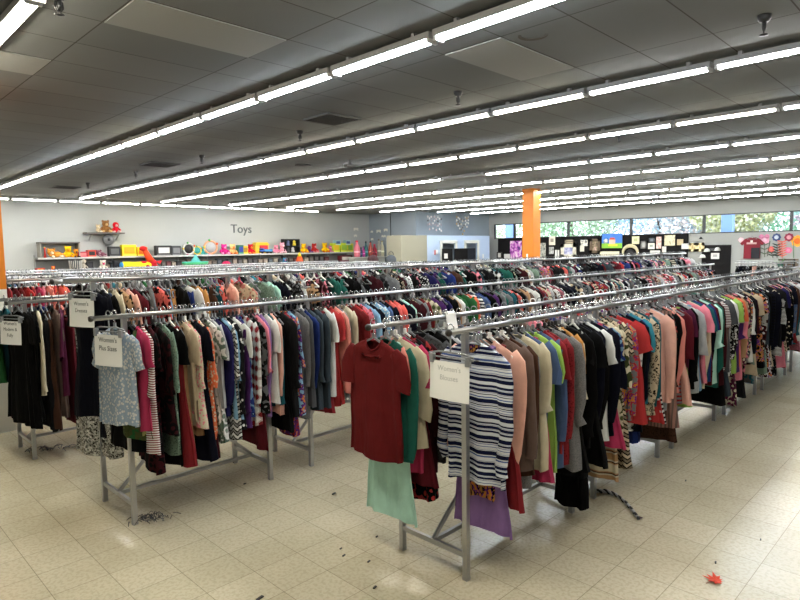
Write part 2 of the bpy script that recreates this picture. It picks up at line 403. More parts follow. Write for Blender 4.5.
def cloth(c1, pat='', c2='white'):
    k = (c1, pat, c2)
    if k in _cloth: return _cloth[k]
    m, N, L, b = new_mat('cloth_' + c1)
    b.inputs['Roughness'].default_value = .85; b.inputs['Specular IOR Level'].default_value = .1
    b.inputs['Sheen Weight'].default_value = 0
    def dye(q):
        r_ = [v ** 1.26 for v in lin(CLR[q])[:3]]; g_ = .3 * r_[0] + .5 * r_[1] + .2 * r_[2]
        return tuple(v + (g_ - v) * .2 for v in r_) + (1,)
    a, c = dye(c1), dye(c2)
    tc = N.new('ShaderNodeTexCoord')
    def ramp(fac, stops, const=True):
        r = N.new('ShaderNodeValToRGB'); e = r.color_ramp
        if const: e.interpolation = 'CONSTANT'
        e.elements[0].position, e.elements[0].color = stops[0]
        e.elements[1].position, e.elements[1].color = stops[1]
        for p, q in stops[2:]: x = e.elements.new(p); x.color = q
        L.new(fac, r.inputs[0]); return r.outputs[0]
    def wave(d, s, dist=0.0):
        w = N.new('ShaderNodeTexWave'); w.bands_direction = d; w.inputs['Scale'].default_value = s; w.inputs['Distortion'].default_value = dist
        w.inputs['Detail'].default_value = 1
        L.new(tc.outputs['Object'], w.inputs['Vector']); return w.outputs['Fac']
    def vor(s, out='Distance'):
        v = N.new('ShaderNodeTexVoronoi'); v.inputs['Scale'].default_value = s; L.new(tc.outputs['Object'], v.inputs['Vector']); return v.outputs[out]
    def noise(s, d=2):
        v = N.new('ShaderNodeTexNoise'); v.inputs['Scale'].default_value = s; v.inputs['Detail'].default_value = d; L.new(tc.outputs['Object'], v.inputs['Vector']); return v.outputs['Fac']
    out = None
    dk = tuple(v * .35 for v in a[:3]) + (1,)
    if pat == 'striped': out = ramp(wave('Z', 9), [(0, a), (.5, c)])
    elif pat == 'pinstriped': out = ramp(wave('Z', 20), [(0, a), (.55, c)])
    elif pat == 'breton':
        r = N.new('ShaderNodeMath'); r.operation = 'ADD'
        L.new(wave('Z', 7.6), r.inputs[0]); L.new(wave('Z', 3.1), r.inputs[1])
        out = ramp(r.outputs[0], [(0, lin((20, 25, 56))), (.36, lin((206, 210, 218))), (.56, lin((70, 90, 146))), (.66, lin((210, 212, 218))), (.80, lin((20, 25, 58)))])
        h = N.new('ShaderNodeMath'); h.operation = 'MULTIPLY'; h.inputs[1].default_value = .5
        L.new(r.outputs[0], h.inputs[0]); L.new(h.outputs[0], out.node.inputs[0])
    elif pat == 'vertical': out = ramp(wave('Y', 12), [(0, a), (.6, c)])
    elif pat == 'floral':
        n = N.new('ShaderNodeMath'); n.operation = 'MULTIPLY_ADD'; n.inputs[1].default_value = .5
        L.new(noise(26), n.inputs[0]); L.new(vor(17), n.inputs[2]); out = ramp(n.outputs[0], [(0, c), (.48, dk), (.56, a), (.86, tuple(v * .6 for v in c[:3]) + (1,))])
    elif pat == 'ditsy': out = ramp(vor(48), [(0, c), (.4, a)])
    elif pat == 'dotted': out = ramp(vor(24), [(0, c), (.26, a)])
    elif pat == 'leopard':
        n = N.new('ShaderNodeMath'); n.operation = 'MULTIPLY_ADD'; n.inputs[1].default_value = .5
        L.new(noise(60), n.inputs[0]); L.new(vor(40), n.inputs[2]); out = ramp(n.outputs[0], [(0, a), (.5, c), (.68, a)])
    elif pat == 'camouflage': out = ramp(noise(14, 3), [(0, c), (.42, a), (.55, lin((58, 70, 34))), (.63, lin((150, 150, 96)))])
    elif pat == 'plaid':
        n = N.new('ShaderNodeMath'); n.operation = 'ADD'; L.new(wave('Z', 4.2), n.inputs[0]); L.new(wave('Y', 4.8), n.inputs[1])
        h = N.new('ShaderNodeMath'); h.operation = 'MULTIPLY'; h.inputs[1].default_value = .5; L.new(n.outputs[0], h.inputs[0])
        out = ramp(h.outputs[0], [(0, a), (.42, tuple((x + y) / 2 for x, y in zip(a, c))), (.66, c)])
    elif pat == 'zigzag':
        sp = N.new('ShaderNodeSeparateXYZ'); L.new(tc.outputs['Object'], sp.inputs[0])
        pp = N.new('ShaderNodeMath'); pp.operation = 'PINGPONG'; pp.inputs[1].default_value = .03; L.new(sp.outputs['Y'], pp.inputs[0])
        ad = N.new('ShaderNodeMath'); ad.operation = 'ADD'; L.new(pp.outputs[0], ad.inputs[0]); L.new(sp.outputs['Z'], ad.inputs[1])
        fr = N.new('ShaderNodeMath'); fr.operation = 'PINGPONG'; fr.inputs[1].default_value = .03; L.new(ad.outputs[0], fr.inputs[0])
        sc_ = N.new('ShaderNodeMath'); sc_.operation = 'MULTIPLY'; sc_.inputs[1].default_value = 33; L.new(fr.outputs[0], sc_.inputs[0])
        out = ramp(sc_.outputs[0], [(0, a), (.35, c), (.7, dk)])
    elif pat == 'heathered': out = ramp(noise(150, 3), [(.3, tuple(v * .7 for v in a[:3]) + (1,)), (.7, tuple(min(1, v * 1.35) for v in a[:3]) + (1,))], False)
    elif pat == 'printed':
        out = ramp(noise(20, 3), [(0, a), (.45, c), (.52, lin((90, 40, 120))), (.57, lin((200, 120, 40))), (.63, a)])
    elif pat == 'sequinned':
        out = ramp(vor(90, 'Color'), [(.2, a), (.8, c)], False); b.inputs['Roughness'].default_value = .25; b.inputs['Metallic'].default_value = .6
    elif pat == 'banded':
        out = ramp(wave('Z', 1.9), [(0, a), (.3, c), (.45, lin((70, 50, 44))), (.62, a), (.8, c)])
    elif pat == 'lace': out = ramp(vor(70), [(0, tuple(v * .5 for v in a[:3]) + (1,)), (.35, a)])
    if out is None:
        n = noise(9, 3); out = ramp(n, [(.3, tuple(v * .86 for v in a[:3]) + (1,)), (.7, tuple(min(1, v * 1.06) for v in a[:3]) + (1,))], False)
    L.new(out, b.inputs['Base Color'])
    bp = N.new('ShaderNodeBump'); bp.inputs['Strength'].default_value = .25; bp.inputs['Distance'].default_value = .003
    L.new(noise(180, 2), bp.inputs['Height'])
    mp = N.new('ShaderNodeMapping'); mp.inputs['Scale'].default_value = (14, 14, 4.5); L.new(tc.outputs['Object'], mp.inputs['Vector'])
    wr = N.new('ShaderNodeTexNoise'); wr.inputs['Scale'].default_value = 1; wr.inputs['Detail'].default_value = 2; wr.inputs['Distortion'].default_value = .6; L.new(mp.outputs[0], wr.inputs['Vector'])
    b2 = N.new('ShaderNodeBump'); b2.inputs['Strength'].default_value = .7; b2.inputs['Distance'].default_value = .022
    L.new(wr.outputs['Fac'], b2.inputs['Height']); L.new(b2.outputs[0], bp.inputs['Normal']); L.new(bp.outputs[0], b.inputs['Normal'])
    _cloth[k] = m
    return m

KIND = {  # code: (object name, noun, hem below the rail)
 't': ('t_shirt', 't-shirt', .80), 'l': ('long_sleeve_top', 'top', .85), 'b': ('blouse', 'blouse', .88), 'k': ('tank_top', 'tank', .82),
 'c': ('cardigan', 'cardigan', .92), 's': ('sweater', 'sweater', .82), 'd': ('dress', 'dress', 1.12), 'j': ('jacket', 'jacket', .90),
 'g': ('sleeved_dress', 'dress', 1.08), 'u': ('skirt', 'skirt', .95)}

def body_mb(kind, hem, seed, n=32, lv=12, neck=.0):
    """body tube of a garment hanging from the rail at the origin; front faces -X"""
    q = random.Random(seed); rings = []
    fat = {'s': 1.35, 'j': 1.35, 'c': 1.1}.get(kind, 1.0)
    sh = [(-.100, .064, .020), (-.110, .095, .022), (-.130, .14, .024), (-.152, .175, .025), (-.182, .198, .024), (-.235, .203, .022)]
    if kind in 'kd': sh = [(-.165, .07, .02), (-.19, .13, .026), (-.225, .165, .028), (-.27, .178, .03)]
    if kind == 'u': sh = [(-.115, .16, .02), (-.15, .165, .024)]
    wide = {'b': .235, 'd': .24, 'g': .245, 'u': .235, 'k': .2, 'c': .215, 't': .215}.get(kind, .21) * q.uniform(.93, 1.06)
    z0, a0, b0 = sh[-1]
    for i in range(1, lv + 1):
        f = i / lv
        if kind in 'dg':
            wv = a0 + (.155 - a0) * math.sin(min(1, f / .38) * pi / 2) if f < .38 else .155 + (wide - .155) * ((f - .38) / .62) ** .8
        else:
            wv = a0 * .96 + (wide - a0 * .96) * f
        sh.append((z0 + (-hem - z0) * f, wv, (.020 + .012 * f)))
    ks = [q.choice((3, 4, 5)), q.choice((6, 7, 8)), 11]; ph = [q.uniform(0, 6.28) for _ in range(4)]
    lean = q.uniform(-.012, .012)
    for z, a, bb in sh:
        d = max(0, min(1, (-z - .16) / (hem - .1)))
        am = .004 + .021 * d ** .8
        ring = []
        for k in range(n):
            th = 2 * pi * k / n; cs, sn = math.cos(th), math.sin(th)
            y = a * math.copysign(abs(cs) ** .75, cs); x = bb * fat * math.copysign(abs(sn) ** .8, sn)
            fold = am * (.55 * math.sin(ks[0] * th + ph[0] + 1.2 * d) + .45 * math.sin(ks[1] * th + ph[1]) + .22 * math.sin(ks[2] * th + ph[2]))
            x += fold + lean * d; y += .4 * fold * cs + .006 * d * math.sin(3 * z * 5 + ph[3])
            zz = z + (.012 * math.sin(2 * th + ph[2]) * d)
            if kind not in 'u' and z > -.175:
                zz -= (.06 if sn < 0 else .008) * abs(sn) * max(0, 1 - (abs(y) / .12) ** 2)
            ring.append((x, y, zz))
        rings.append(ring)
    m = MB()
    skip = ()
    if kind in 'cj':
        skip = (n * 3 // 4 - 1, n * 3 // 4)
    m.loft(rings, False, False, skip)
    if kind in 'kd':        # shoulder straps
        for s in (-1, 1):
            m.loft([[(x, s * y, z) for x, y, z in r] for r in
                    ([(-.022, .07, -.185), (-.014, .105, -.2), (-.006, .105, -.2), (-.01, .07, -.185)],
                     [(-.012, .083, -.118), (-.01, .112, -.126), (.006, .112, -.122), (.006, .083, -.114)],
                     [(.014, .083, -.118), (.014, .112, -.126), (.018, .112, -.122), (.018, .083, -.114)],
                     [(.02, .072, -.185), (.02, .105, -.195), (.026, .105, -.195), (.026, .072, -.185)])])
    return m

def sleeve_mb(kind, side, seed, n=12):
    q = random.Random(seed * 3 + side); j = lambda s: q.uniform(-s, s)
    if kind in 'tg': path = [(.155, -.16, .05), (.194, -.2, .06), (.214, -.262, .06), (.224 + j(.01), -.322, .06), (.228 + j(.014), -.372, .062)]
    elif kind == 'b': path = [(.155, -.165, .05), (.196, -.21, .06), (.214, -.29, .058), (.222, -.4, .054), (.224 + j(.02), -.5, .056), (.225 + j(.02), -.55, .068)]
    else:
        l = q.uniform(.7, .82); path = [(.155, -.165, .05), (.196, -.21, .06), (.213, -.3, .056), (.219, -.42, .05), (.22 + j(.012), -.55, .045), (.217 + j(.02), -l + .06, .04), (.212 + j(.025), -l, .038)]
    fat = {'s': 1.3, 'j': 1.35}.get(kind, 1.0); rings = []; sway = j(.02); ph = j(3)
    for i, (y, z, r) in enumerate(path):
        p0, p1 = path[max(0, i - 1)], path[min(len(path) - 1, i + 1)]
        ty, tz = p1[0] - p0[0], p1[1] - p0[1]; l = math.hypot(ty, tz); ny, nz = -tz / l, ty / l
        f = i / (len(path) - 1); ring = []
        for k in range(n):
            th = 2 * pi * k / n; c, s = math.cos(th), math.sin(th)
            rr = r * (.95 + .10 * math.sin(3 * th + ph + 5 * f) + .05 * math.sin(9 * f + ph)); rx = .0155 * fat * (.95 + .25 * f)
            ring.append((rx * s + sway * f * f - .01 * f + .004 * math.sin(5 * f * 3 + ph), side * (y + ny * rr * c), z + nz * rr * c))
        rings.append(ring)
    m = MB(); m.loft(rings, True, False)
    return m

def neckband_mb(kind):
    m = MB()
    if kind == 'j' or kind == 'c':
        for s in (-1, 1):
            m.prism([(0, 0), (.05, -.008), (.075, -.06), (.03, -.16), (.0, -.19)], .006, (-.045, s * .018, -.12), (0, s, 0), (0, 0, 1))
        return m
    pts = []
    for k in range(17):
        th = 2 * pi * k / 16; s = math.sin(th)
        y = .064 * math.cos(th); pts.append((.024 * s, y, -.100 - (.06 if s < 0 else .008) * abs(s) * max(0, 1 - (abs(y) / .12) ** 2) + .001))
    return m.tube(pts, .0075, 6, False)

def hanger_mb(hook=True, only=False):
    m = MB()
    if not only:
        for s in (-1, 1):
            m.bar((0, 0, -.08), (0, s * .10, -.132), .007, .011); m.bar((0, s * .10, -.132), (0, s * .18, -.178), .007, .011)
        m.bar((0, -.18, -.18), (0, .18, -.18), .006, .008); m.box((0, 0, -.072), (.012, .02, .03))
    if hook:
        pts = [(0, 0, -.07), (0, 0, -.035), (0, .012, -.022), (0, .022, -.005)]
        for k in range(8):
            a = R(-15 + k * 30); pts.append((0, .024 * math.cos(a), .003 + .024 * math.sin(a)))
        m.tube(pts, .0035, 5)
    return m
HM = {'clear': plain((150, 154, 158), .15, spec=.8, alpha=.7), 'white': plain((232, 232, 230), .4), 'black': plain((24, 24, 26), .35), 'grey': plain((120, 122, 126), .35), 'rose': plain((190, 60, 84), .4)}
STEEL = plain((190, 192, 196), .25, 1.0)
me_hang, me_full, me_hook = hanger_mb(False).mesh('hanger'), hanger_mb(True).mesh('hanger'), hanger_mb(True, True).mesh('hook')
me_hang.materials.append(HM['clear']); me_full.materials.append(HM['clear']); me_hook.materials.append(STEEL)
_gm = {}
def gmesh(kind, hem, v):
    k = (kind, round(hem * 20), v)
    if k not in _gm:
        h = round(hem * 20) / 20
        nm = KIND[kind][0]; sd = hash((kind.encode()[0], k[1], v)) % 9999
        body = body_mb(kind, h, sd).mesh(nm); body.materials.append(cloth('grey'))
        sl = []
        if kind in 'tlbcsjg':
            for s in (-1, 1):
                m = sleeve_mb(kind, s, sd).mesh('sleeve'); m.materials.append(cloth('grey')); sl.append(m)
        nb = None
        if kind in 'tlbsgcj':
            nb = neckband_mb(kind).mesh('collar' if kind in 'cj' else 'neckband'); nb.materials.append(cloth('grey'))
        _gm[k] = (body, sl, nb)
    return _gm[k]

def garment(kind, hem, mat, x, y, z, v, rz, hanger, full=True, tint=None, scale=1.0):
    body, sl, nb = gmesh(kind, hem, v)
    o = link(KIND[kind][0], body, mat, None, (x, y, z), rz)
    o.scale = (1, scale, 1)
    for m in sl: link('sleeve', m, mat, o)
    if full and nb: link(nb.name.split('.')[0], nb, mat, o)
    if hanger:
        if full:
            h = link('hanger', me_hang, HM[hanger], o); link('hook', me_hook, None, h)
        else: link('hanger', me_full, HM[hanger], o)
    return o

# ---- rails: spec lines  "px colour[*pattern*colour2] kind [hem]"
RAIL = {  # name: (y, z, x start, x end, label phrase, group)
 'AF': (2.06, 1.462, 2.44, 13.1, "nearest rack's aisle rail", 'clothes on the aisle rail of the nearest rack row'),
 'AB': (2.57, 1.462, 2.40, 13.1, "nearest rack's inner rail", 'clothes on the inner rail of the nearest rack row'),
 'BF': (4.185, 1.487, 1.34, 13.5, "second rack's front rail", 'clothes on the front rail of the second rack row'),
 'BB': (4.757, 1.717, 1.34, 13.9, "second rack's taller rail", 'clothes on the tall rail of the second rack row'),
 'CF': (6.237, 1.482, 1.25, 2.4, "left rack's front rail", 'clothes on the left rack behind the second row'),
 'DF': (8.37, 1.60, 1.6, 2.5, "red clothes rack's rail", 'red and pink clothes on the rack behind the column')}
def rail_x(rail, px):
    y, z = RAIL[rail][0], RAIL[rail][1]
    X = 3.0
    for _ in range(40):
        u = proj((X, y - .2, z - .2))[0]; u2 = proj((X + .01, y - .2, z - .2))[0]
        X += max(-.5, min(.5, (px - u) / ((u2 - u) / .01)))
        X = max(.8, min(18, X))
    return X
SPEC = {
'AF': """514 peach l; 519 crimson d 1.05; 526 taupe s; 531 brown l .9; 538 grey*heathered c 1.0; 544 cream b; 547 denim t; 551 magenta d .98; 556 lime t; 561 denim l .95;
566 crimson t; 568 crimson*lace l .95; 572 grey*heathered l .98; 576 black d 1.05; 580 cream b; 583 mustard t; 586 black l; 590 charcoal g 1.1; 595 black g 1.05; 600 navy l .92; 603 black l;
607 white t; 610 navy l .9; 612 magenta d 1.0; 615 blue*floral*sky t; 618 navy b; 622 cream*floral*olive b; 626 beige*zigzag*black g 1.18; 630 grey*printed*red l; 634 red t; 640 black c .95; 644 navy j 1.02; 649 turquoise t;
653 beige*leopard*black l .9; 657 teal s .85; 661 red*dotted*white d .98; 664 white*striped*navy d 1.0; 668 peach l .86; 671 silver l .96; 675 black*dotted*red b; 681 salmon l .9; 685 peach d .95; 688 wine b; 692 plum t;
696 black*pinstriped*grey b; 700 sky k .9; 703 pink t; 706 cream l .9; 711 silver*heathered t; 716 mint b; 720 burgundy l .95; 723 black d; 726 navy d 1.0; 731 white t; 735 lime t; 739 orange t; 742 tan l; 745 brown t; 749 white b .85; 753 sage d .92;
757 navy t; 760 black*printed*mustard t; 764 black d 1.0; 768 black l; 771 indigo d 1.0; 775 navy l; 778 white*pinstriped*black b; 781 indigo l .9; 785 beige*leopard*black g .95; 789 pink l .85; 792 navy t; 795 crimson d .9; 797 silver t; 799 white t; 802 green b""",
'AB': """411 salmon t .78; 416 cream b .74; 420 magenta t; 424 wine d 1.0; 429 black*floral*red g; 434 burgundy l""",
'BF': """141 olive*camouflage*green d .87; 146 magenta t; 152 white*pinstriped*crimson b .95; 159 burgundy*floral*black g 1.12; 166 black*floral*burgundy b; 173 sage*lace b; 177 black g; 183 crimson d 1.12; 189 tan d 1.1; 193 beige t; 196 cream*ditsy*pink b; 199 tan t; 204 navy g 1.12; 208 orange*ditsy*cream b .95; 211 burgundy d 1.1;
217 white*floral*sage g 1.0; 222 silver t; 226 indigo l; 229 navy l; 232 sky b .85; 235 white*zigzag*black b; 239 charcoal*dotted*white l .95; 243 white t; 247 purple l; 251 blue*floral*sky b; 256 white*plaid*crimson l .95; 260 black*floral*grey b; 264 wine d 1.15; 267 pink b .85; 272 lavender l .92; 276 white t; 279 teal l; 282 peach l .88; 286 black d 1.05; 291 charcoal l .95; 296 crimson*printed*purple g 1.1; 300 sky*printed*purple b .95; 306 grey*heathered c 1.0; 312 ash l; 316 blue l; 320 slate*heathered l .95; 326 slate j .95; 330 crimson d 1.0; 336 white t; 341 red g .95; 346 salmon b; 350 grey*dotted*white l; 357 cream b; 362 maroon c; 366 red l; 371 pink*floral*red b; 376 sky b; 381 navy l; 386 sky*ditsy*white b; 391 denim t; 396 navy t; 401 coral t; 405 coral b; 409 navy l; 414 mint l; 420 burgundy l; 427 grey l; 432 maroon t; 438 cream*plaid*olive b; 446 black t; 452 indigo l; 457 black t; 460 tan l; 464 white b; 467 green s; 472 green l; 478 orange*ditsy*coral t; 485 denim b; 489 blue l; 494 purple t; 500 black l; 506 emerald s; 512 teal l; 518 coral*floral*white b; 524 taupe l; 530 tan t; 536 white l; 541 wine t; 546 crimson l; 552 silver l; 557 white*dotted*black t; 563 white b; 569 navy l; 574 navy s; 580 black t; 586 slate t; 591 red b; 597 crimson t; 603 crimson s; 609 cream b; 613 white t; 620 white s; 627 silver b; 634 sage t; 640 silver*striped*navy l; 647 burgundy t; 652 ash l; 660 silver t; 668 white t; 676 grey b; 684 red t; 690 maroon s""",
'BB': """110 navy g; 113 denim d; 122 cream g; 128 tan*floral*black g; 135 peach g; 141 wine g; 147 black d; 153 burgundy d; 160 grey g; 165 coral*floral*burgundy g; 171 plum d; 176 sky d; 182 mustard d; 187 black g; 193 white g; 198 blue g; 205 mustard g; 212 burgundy*dotted*white d; 218 brown d; 224 teal d; 229 coral*floral*brown g; 240 peach g; 252 beige*floral*salmon g; 262 grey*floral*sage d; 270 sage*lace g; 277 mint g; 284 navy g; 291 black d; 297 charcoal*ditsy*grey g; 304 brown d; 312 white*dotted*blue d; 320 tan*floral*black d; 327 burgundy*floral*pink g; 334 charcoal d; 341 emerald g; 349 emerald d; 357 black g; 366 grey*lace d; 373 black d; 380 burgundy g; 388 charcoal*floral*grey g; 396 grey g; 405 burgundy*floral*grey g; 415 black g; 424 charcoal*ditsy*white g; 433 indigo g; 442 purple d; 449 blue g; 456 silver d; 462 brown g; 468 emerald d; 474 black g; 484 wine d; 492 charcoal*lace g; 500 teal*floral*black g; 508 emerald g; 516 black d; 526 burgundy g; 536 sage g; 545 slate d; 552 wine g; 559 red d; 564 coral g; 572 silver g; 579 mint d; 586 charcoal g; 594 black g; 601 navy g; 609 slate g; 620 red g; 631 black g; 638 crimson g; 648 grey d; 656 pink*floral*white g; 664 black d; 673 red g; 681 grey g""",
'CF': """28 black g 1.15; 33 black g 1.15; 39 black l .9; 43 cream l .85; 48 charcoal d; 53 brown d 1.2; 60 taupe g 1.1; 67 plum b; 74 wine d""",
'DF': """12 crimson t; 18 wine t; 24 maroon b; 30 red t; 36 crimson l; 42 magenta t; 47 pink b; 52 salmon t; 56 orange t; 60 red l; 64 coral b; 68 orange b""",
}
FILL = 'black black black black black black black black black black charcoal charcoal charcoal navy navy navy grey grey ash ash slate slate burgundy wine maroon crimson white silver silver cream beige taupe brown plum purple indigo blue denim teal sage emerald pink salmon red'.split()
FPAT = [''] * 11 + ['floral', 'striped', 'dotted', 'heathered', 'pinstriped', 'leopard', 'plaid', 'ditsy', 'lace', 'printed']
def parse(s):
    out = []
    for e in s.replace('\n', ' ').split(';'):
        w = e.split()
        if not w: continue
        c = w[1].split('*'); c += ['', 'white'][len(c) - 1:] if len(c) < 3 else []
        out.append((float(w[0]), c[0], c[1], c[2], w[2], float(w[3]) if len(w) > 3 else None))
    return out
GAP = {'AF': .044, 'AB': .06, 'BF': .046, 'BB': .062, 'CF': .05, 'DF': .05}
items = []      # dict per garment
for rn, sp in SPEC.items():
    y, z, xs, xe, ph, grp = RAIL[rn]
    L_ = [dict(rail=rn, x=rail_x(rn, px), c=c, p=p, c2=c2, k=k, hem=h) for px, c, p, c2, k, h in parse(sp)]
    L_.sort(key=lambda d: d['x'])
    full = []; prev = L_[0]['x'] - .001
    for d in L_:
        g = GAP[rn]; gap = d['x'] - prev; n = int(gap / g) - 1 if gap > 1.7 * g else 0
        for i in range(n):
            c = rnd.choice(FILL); p = rnd.choice(FPAT); c2 = rnd.choice(['white', 'cream', 'black', 'grey', 'pink', 'navy'])
            if c2 == c: c2 = 'beige'
            k = rnd.choice('dgdg' if rn == 'BB' else 'ttllbbksccdg')
            full.append(dict(rail=rn, x=prev + gap * (i + 1) / (n + 1), c=c, p=p, c2=c2, k=k, hem=None, fill=1))
        if d['x'] - (full[-1]['x'] if full else -9) < .022: d['x'] = full[-1]['x'] + .024
        full.append(d); prev = d['x']
    stop = {'AF': 12.6, 'AB': 12.4, 'BF': 13.0, 'BB': 13.4}.get(rn, 0)
    while prev < stop:
        prev += GAP[rn] * rnd.uniform(1.1, 1.8)
        c = rnd.choice(FILL); p = rnd.choice(FPAT)
        full.append(dict(rail=rn, x=prev, c=c, p=p, c2='white' if c != 'white' else 'navy', k=rnd.choice('dg' if rn == 'BB' else 'ttllbks'), hem=None, fill=1))
    items += full
def special(rail, x, c, p, c2, k, hem, **kw):
    items.append(dict(rail=rail, x=x, c=c, p=p, c2=c2, k=k, hem=hem, **kw))
special('AF', 2.655, 'navy', 'breton', 'white', 'l', .88, label='navy and white striped top hanging at the near end of the nearest rack', rz=0, hg='clear', sc=1.0)
special('AF', 2.715, 'lavender', '', 'white', 'd', 1.21, label='long lavender dress hanging behind the navy striped top', rz=.03, sc=.84)
special('AF', 2.69, 'mustard', 'printed', 'black', 'u', 1.02, label='black and yellow printed skirt between lavender dress and striped top', rz=.0, sc=.5)
special('AB', 2.36, 'maroon', '', 'white', 't', .80, label='dark red t-shirt facing out at the near end of the inner rail', rz=.04, hg='clear', sc=1.02, dy=.0)
special('AB', 2.43, 'emerald', '', 'white', 'l', .82, label='deep green long top right behind the dark red t-shirt', rz=.0, sc=1.0, dy=-.03)
special('AB', 2.465, 'mint', '', 'white', 'd', 1.20, label='long pale mint dress showing below the dark red t-shirt', rz=.0, sc=.9)
special('BF', 1.48, 'powder', 'ditsy', 'white', 't', .73, label='light blue patterned tee behind the Plus Sizes sign', rz=.33, hg='clear', sc=.88)
special('BF', 1.575, 'black', '', 'white', 'g', .93, label='black dress right behind the light blue patterned tee', rz=.3)
special('BB', 1.51, 'navy', '', 'white', 'g', 1.03, label='long navy dress hanging behind the Dresses sign', rz=.33, sc=.95)
special('BB', 1.56, 'black', '', 'white', 'g', 1.0, label='black dress between navy dress and sequinned dress on the tall rail', rz=.3)
special('BB', 1.525, 'charcoal', 'sequinned', 'white', 'd', 1.33, label='long dress with silver sequins hanging low beside a rack leg', rz=.36, sc=1.1, dy=.03)
special('CF', 1.38, 'black', '', 'white', 'g', 1.1, label='black dress behind the sign at the left edge', rz=.35)
special('AF', rail_x('AF', 592), 'black', '', 'white', 'd', 1.34, label='long black dress reaching almost to the floor by the second rack leg', rz=.1, sc=.55, dy=-.06)
special('AF', rail_x('AF', 617), 'cream', 'banded', 'tan', 'g', 1.24, label='cream dress with brown woven bands at the hem', rz=.0, sc=.95)
special('AF', rail_x('AF', 674), 'dusty', 'vertical', 'taupe', 'u', 1.1, label='pleated dusty pink skirt hanging low below the navy jacket', rz=.0, sc=1.1)
special('AF', rail_x('AF', 690), 'lime', '', 'white', 'd', 1.0, label='lime dress showing below the salmon and plum tops', rz=.0)

NEARX = {'AF': 6.3, 'AB': 3.2, 'BF': 4.2, 'BB': 2.2, 'CF': 0, 'DF': 0}
items.sort(key=lambda d: (d['rail'], d['x']))
CN = {'grey': 'grey', 'ash': 'dark grey', 'sky': 'light blue', 'taupe': 'grey brown', 'sage': 'grey green', 'dusty': 'dusty rose', 'powder': 'pale blue', 'slate': 'blue grey', 'silver': 'light grey', 'wine': 'deep red', 'emerald': 'deep green', 'denim': 'dusty blue', 'crimson': 'crimson'}
def short(d): return '%s %s' % (CN.get(d['c'], d['c']), KIND[d['k']][1])
seen_labels = set()
for i, d in enumerate(items):
    if d.get('label'): seen_labels.add(d['label'])
for rn in RAIL:
    L_ = [d for d in items if d['rail'] == rn]
    def mk(j):
        d = L_[j]; a = L_[j - 1] if j else None; b = L_[j + 1] if j + 1 < len(L_) else None
        own = CN.get(d['c'], d['c']) + ((' ' + ('patterned' if d['p'] == 'printed' else d['p'])) if d['p'] else '') + ' ' + KIND[d['k']][1]
        if a and b: mid = 'between %s and %s' % (short(a), short(b))
        elif b: mid = 'beside %s' % short(b)
        else: mid = 'beyond %s' % short(a)
        return '%s %s, %s' % (own, mid, RAIL[rn][4])
    for rep in range(30):
        bad = False; used = set(seen_labels)
        for j, d in enumerate(L_):
            if d.get('label'): continue
            s = mk(j)
            if s in used or len(s.split()) > 16:
                bad = True
                if d.get('fill'): d['c'] = rnd.choice(FILL)
                elif j + 1 < len(L_) and L_[j + 1].get('fill'): L_[j + 1]['c'] = rnd.choice(FILL)
                elif j and L_[j - 1].get('fill'): L_[j - 1]['c'] = rnd.choice(FILL)
                else: d['p'] = ''
                if d['c2'] == d['c']: d['c2'] = 'beige'
            used.add(s)
        if not bad: break
    for j, d in enumerate(L_):
        if not d.get('label'): d['label'] = mk(j)
    seen_labels |= {d['label'] for d in L_}
for d in items:
    y, z, xs, xe, ph, grp = RAIL[d['rail']]
    k = d['k']; near = d['x'] < NEARX[d['rail']]
    hem = (d['hem'] or KIND[k][2] * rnd.uniform(.94, 1.16)) 
    if d['rail'] == 'BB' and d['hem'] is None: hem = rnd.uniform(1.0, 1.28)
    hg = d.get('hg') or rnd.choice(['clear', 'clear', 'clear', 'white', 'black', 'black', 'grey'] if d['rail'] != 'BF' else ['black', 'black', 'black', 'clear', 'clear', 'grey', 'white'])
    if abs(d['x'] - rail_x('BB', 252)) < .02 and d['rail'] == 'BB': hg = 'rose'
    o = garment(k, hem, cloth(d['c'], d['p'], d['c2']), d['x'], y + d.get('dy', 0), z, rnd.randrange(3), d.get('rz', rnd.gauss(0, .10)), hg, near, None, d.get('sc', rnd.uniform(.9, 1.06)))
    if 'rz' not in d: o.rotation_euler.x = max(-.07, min(.07, rnd.gauss(0, .03)))
    tag(o, d['label'], KIND[k][1] if KIND[k][1] != 'top' else 'shirt', grp)

# ---- everything too far and too many to count: one object
def far_clothes():
    m = MB(); cols = FILL + ['coral', 'turquoise', 'green', 'mustard', 'magenta']
    mats = [cloth(c) for c in cols] + [HM['clear'], HM['black']]
    protos = []
    for kd, hm in (('t', .8), ('l', .85), ('g', 1.0), ('b', .9)):
        for v in range(2):
            q = MB(); bm = body_mb(kd, hm, 50 + v, 10, 4); q.add(bm.v, bm.f)
            for s in (-1, 1):
                sm = sleeve_mb(kd, s, 60 + v, 6); q.add(sm.v, sm.f)
            protos.append((q.v, q.f))
    hq = hanger_mb(True)
    for (y, z, xa, xb) in FAR:
        x = xa
        while x < xb:
            vs, fs = rnd.choice(protos); a = rnd.gauss(0, .08); ca, sa = math.cos(a), math.sin(a); sy = rnd.uniform(.88, 1.05)
            m.m = rnd.randrange(len(cols)); m.add([(x + px * ca - py * sy * sa, y + px * sa + py * sy * ca, z + pz) for px, py, pz in vs], fs)
            m.m = len(cols) + (rnd.random() < .35); m.add([(x + px * ca - py * sa, y + px * sa + py * ca, z + pz) for px, py, pz in hq.v], hq.f)
            x += rnd.uniform(.06, .1)
    me = m.mesh('hanging_clothes')
    for q in mats: me.materials.append(q)
    return link('hanging_clothes', me)
FAR = [(6.237, 1.482, 2.45, 13.3), (6.74, 1.482, 1.3, 13.3), (8.37, 1.6, 2.55, 13.3), (8.9, 1.482, 1.6, 13.3)]
